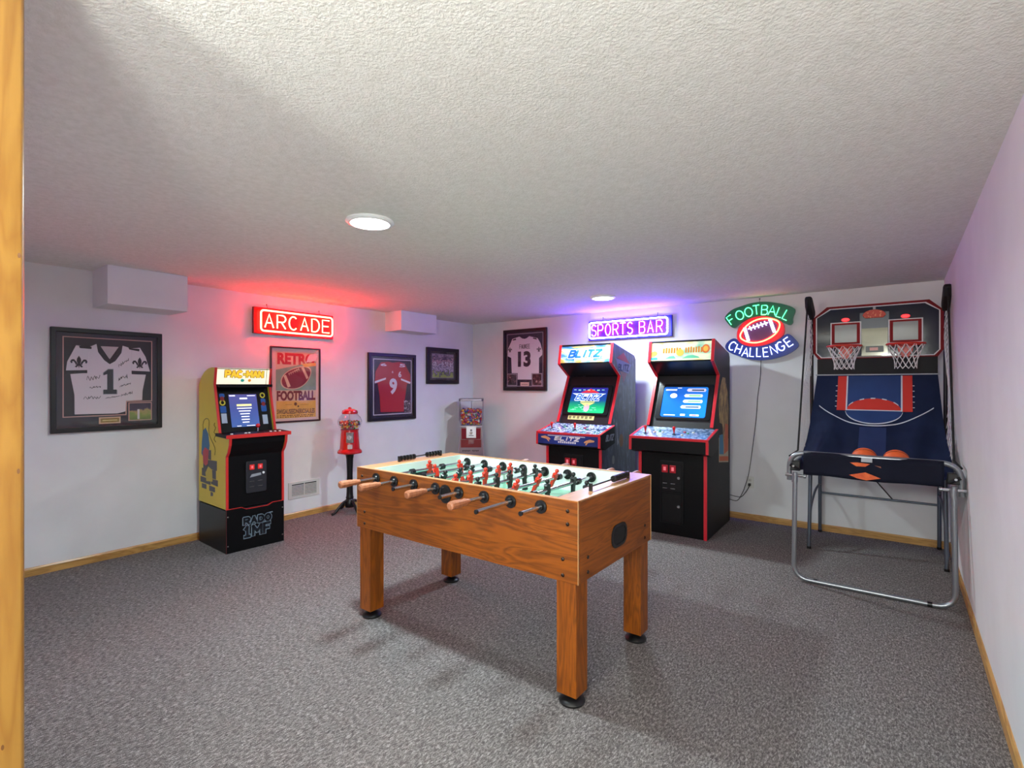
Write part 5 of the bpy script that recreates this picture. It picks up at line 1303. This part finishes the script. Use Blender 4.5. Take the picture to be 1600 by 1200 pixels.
    MB().grid(lambda u, v: (-.40 + u * .80, Y(5.105) + .006 * math.sin(u * 25), 1.60 - v * .135), 24, 4).build('valance', M('valance_black', (16, 16, 20), .75), t, smooth=60)
    # uprights with foam caps
    for s in (-1, 1):
        x = s * .448
        MB().tube(corner([(x, Y(5.16), .80), (x, Y(5.16), 1.99), (x, Y(4.97), 2.09)], .06), .0135, 10).build('upright', M('upright_dark', (30, 26, 30), .4, .3), t, smooth=60)
        MB().prism([(Y(5.19), 1.985), (Y(5.19), 2.03), (Y(5.0), 2.125), (Y(4.93), 2.125), (Y(4.91), 2.10), (Y(4.93), 2.03), (Y(5.09), 1.94)], 'x', x - .024, x + .024).build('foam_cap', blk, t, bevel=.012)
        # side net: edge rope and mesh
        top_f, bot_f = Vector((x, Y(4.92), 2.05)), Vector((x, Y(4.385), .885))
        top_b, bot_b = Vector((x, Y(5.15), 2.0)), Vector((x, Y(4.82), .86))
        rope = MB().tube([(x, Y(4.91), 2.09), bot_f, (s * .470, Y(4.17), .865)], .007, 6)
        rope.build('net_edge_rope', blk, t)
        mid_b = Vector((x, Y(5.15), 1.45))
        def NP(u, v):
            f_ = top_f.lerp(bot_f, v)
            b_ = top_b.lerp(mid_b, v / .45) if v < .45 else mid_b.lerp(bot_b, (v - .45) / .55)
            q = f_.lerp(b_, u); return (q.x + s * .010 * math.sin(v * 9 + u * 3), q.y, q.z)
        net = MB(); nu, nv = 5, 27
        for j in range(nv):
            for i in range(nu):
                off = .5 if j % 2 else 0
                a = NP(min(1, (i + off) / nu), j / nv)
                for du in (-.5, .5):
                    uu = (i + off + du) / nu
                    if uu < 0 or uu > 1: continue
                    net.tube([a, NP(uu, (j + 1) / nv)], .002, 3)
        net.build('side_net', M('net_grey', (224, 224, 228), .7), t)
    # backboard
    yb_ = 5.12
    def bb(i): 
        return [(-.330 - i, 2.045 + i * .9), (.350 + i, 2.045 + i * .9), (.436 + i, 1.958), (.436 + i, 1.655), (.395 + i * .7, 1.590 - i), (-.388 - i * .7, 1.590 - i), (-.432 - i, 1.655), (-.432 - i, 1.955)]
    bo = MB().prism(bb(0), 'y', Y(yb_), Y(yb_) + .016).build('backboard', M('backboard_navy', (26, 29, 46), .07, spec=.4), t)
    MB().ring(bb(0), bb(-.020), 'y', Y(yb_) - .004, Y(yb_)).build('backboard_border', M('border_red', (116, 16, 24), .55, spec=.12), bo)
    MB().ring(bb(-.020), bb(-.028), 'y', Y(yb_) - .003, Y(yb_)).build('backboard_line', M('border_white', (206, 206, 210), .4), bo)
    MB().prism([(-.085, 1.60), (.09, 1.60), (.09, 1.87), (-.085, 1.87)], 'y', Y(yb_) - .0015, Y(yb_)).build('centre_panel', M('centre_panel_gold', (118, 116, 92), .12, .1), bo)
    MB().prism([(-.098, 1.845), (.098, 1.845), (.098, 1.975), (-.098, 1.975)], 'y', Y(yb_) - .002, Y(yb_)).build('top_panel', M('top_panel_navy', (20, 24, 52), .3), bo)
    rimr = M('rim_orange', (206, 46, 28), .35); lamp = M('goal_lamp', (170, 20, 24), .25, emit=(255, 40, 50), es=1.1)
    # speaker-like ball emblem
    MB().prism([(-.078, 1.948)] + [(.078 * math.cos(PI - PI * k / 14), 1.948 + .048 * math.sin(PI * k / 14)) for k in range(15)] + [(.078, 1.948), (.06, 1.928), (-.06, 1.928)], 'y', Y(yb_) - .016, Y(yb_) - .002).build('ball_emblem', M_noise('emblem_orange', [(.4, (190, 60, 36)), (.6, (226, 150, 100))], scale=60, rough=.5, interp='CONSTANT'), bo, bevel=.003)
    MB().box(-.008, Y(yb_) - .010, 1.996, .010, Y(yb_), 2.02).build('emblem_stem', M('stem_grey', (150, 150, 150), .4), bo)
    sc = MB().prism(rrect(-.057, 1.648, .063, 1.698, .006), 'y', Y(yb_) - .012, Y(yb_) - .001).build('score_display', bp, bo)
    MB().box(-.030, Y(yb_) - .0135, 1.662, .026, Y(yb_) - .012, 1.686).build('score_digits', M('digit_red', (110, 50, 44), .3, emit=(170, 60, 50), es=.3), sc)
    MB().box(-.16, Y(yb_) - .003, 1.614, .05, Y(yb_) - .001, 1.620).build('warning_print', M('print_tan', (140, 90, 50), .6), bo)
    for x0, x1 in ((-.304, -.088), (.094, .312)):
        xm = (x0 + x1) / 2; z0, z1 = 1.715, 1.907
        sq = MB().ring(rect(x0, z0, x1, z1), rect(x0 + .008, z0 + .007, x1 - .008, z1 - .007), 'y', Y(yb_) - .004, Y(yb_)).build('target_line', M('border_white'), bo)
        MB().ring(rect(x0 + .008, z0 + .007, x1 - .008, z1 - .007), rect(x0 + .03, z0 + .022, x1 - .03, z1 - .022), 'y', Y(yb_) - .0035, Y(yb_)).build('target_band', M('target_red', (130, 26, 30), .55, spec=.12), sq)
        MB().box(x0 + .03, Y(yb_) - .002, z0 + .022, x1 - .03, Y(yb_), z1 - .022).build('target_field', M('target_grey', (140, 146, 146), .08), sq)
        la = MB().prism(ell(xm, 1.926, .030, .016, 18), 'y', Y(yb_) - .022, Y(yb_)).build('goal_lamp', lamp, bo, bevel=.004)
        # rim, bracket and net
        R, zr, yc = .118, 1.697, Y(yb_) - .150
        ri = MB().tube([(xm + R * math.cos(2 * PI * k / 36), yc + R * math.sin(2 * PI * k / 36), zr) for k in range(36)], .0075, 8, True).build('rim', rimr, t, smooth=60)
        MB().prism([(xm - .055, zr + .01), (xm + .055, zr + .01), (xm + .045, zr - .05), (xm + .015, zr - .10), (xm - .015, zr - .10), (xm - .045, zr - .05)], 'y', Y(yb_) - .010, Y(yb_) - .001).build('rim_bracket', rimr, ri, bevel=.003)
        MB().box(xm - .05, yc + R - .01, zr - .006, xm + .05, Y(yb_) - .004, zr + .006).build('rim_arm', rimr, ri)
        nt_ = MB(); N = 12; lev = [(0, 1.0), (.045, .86), (.085, .72), (.125, .62), (.165, .58), (.19, .60)]
        for k in range(N):
            for sgn in (-1, 1):
                pts = []
                for j, (dz, f) in enumerate(lev):
                    a = 2 * PI * (k + sgn * j * .5) / N
                    pts.append((xm + R * f * math.cos(a), yc + R * f * math.sin(a), zr - dz))
                nt_.tube(pts, .0026, 4)
        nt_.build('hoop_net', M('net_white', (226, 224, 226), .7), ri)
basketball_game()
# two balls in the return tray
bm_ = M_noise('basketball_orange', [(.3, (216, 88, 36)), (.7, (232, 104, 46))], scale=30, rough=.55, bump=(.3, .001))
for x, lab in ((-.197, 'orange mini basketball behind the apron, left of the pair'), (-.018, 'orange mini basketball behind the apron, right of the pair')):
    b = MB().ball((0, 0, 0), .079, n=28, m=18).build('basketball', bm_, None, smooth=80)
    b.location = (x, 4.345, .860); b.rotation_euler = (.5, .4, .2)
    tag(b, lab, 'basketball', 'basketballs in the return tray')
    s_ = MB()
    s_.tube([(.0792 * math.cos(a), .0792 * math.sin(a), 0) for a in [2 * PI * k / 40 for k in range(40)]], .0013, 4, True)
    s_.tube([(.0792 * math.cos(a), 0, .0792 * math.sin(a)) for a in [2 * PI * k / 40 for k in range(40)]], .0013, 4, True)
    s_.build('seam', M('seam_black', (24, 18, 16), .6), b)
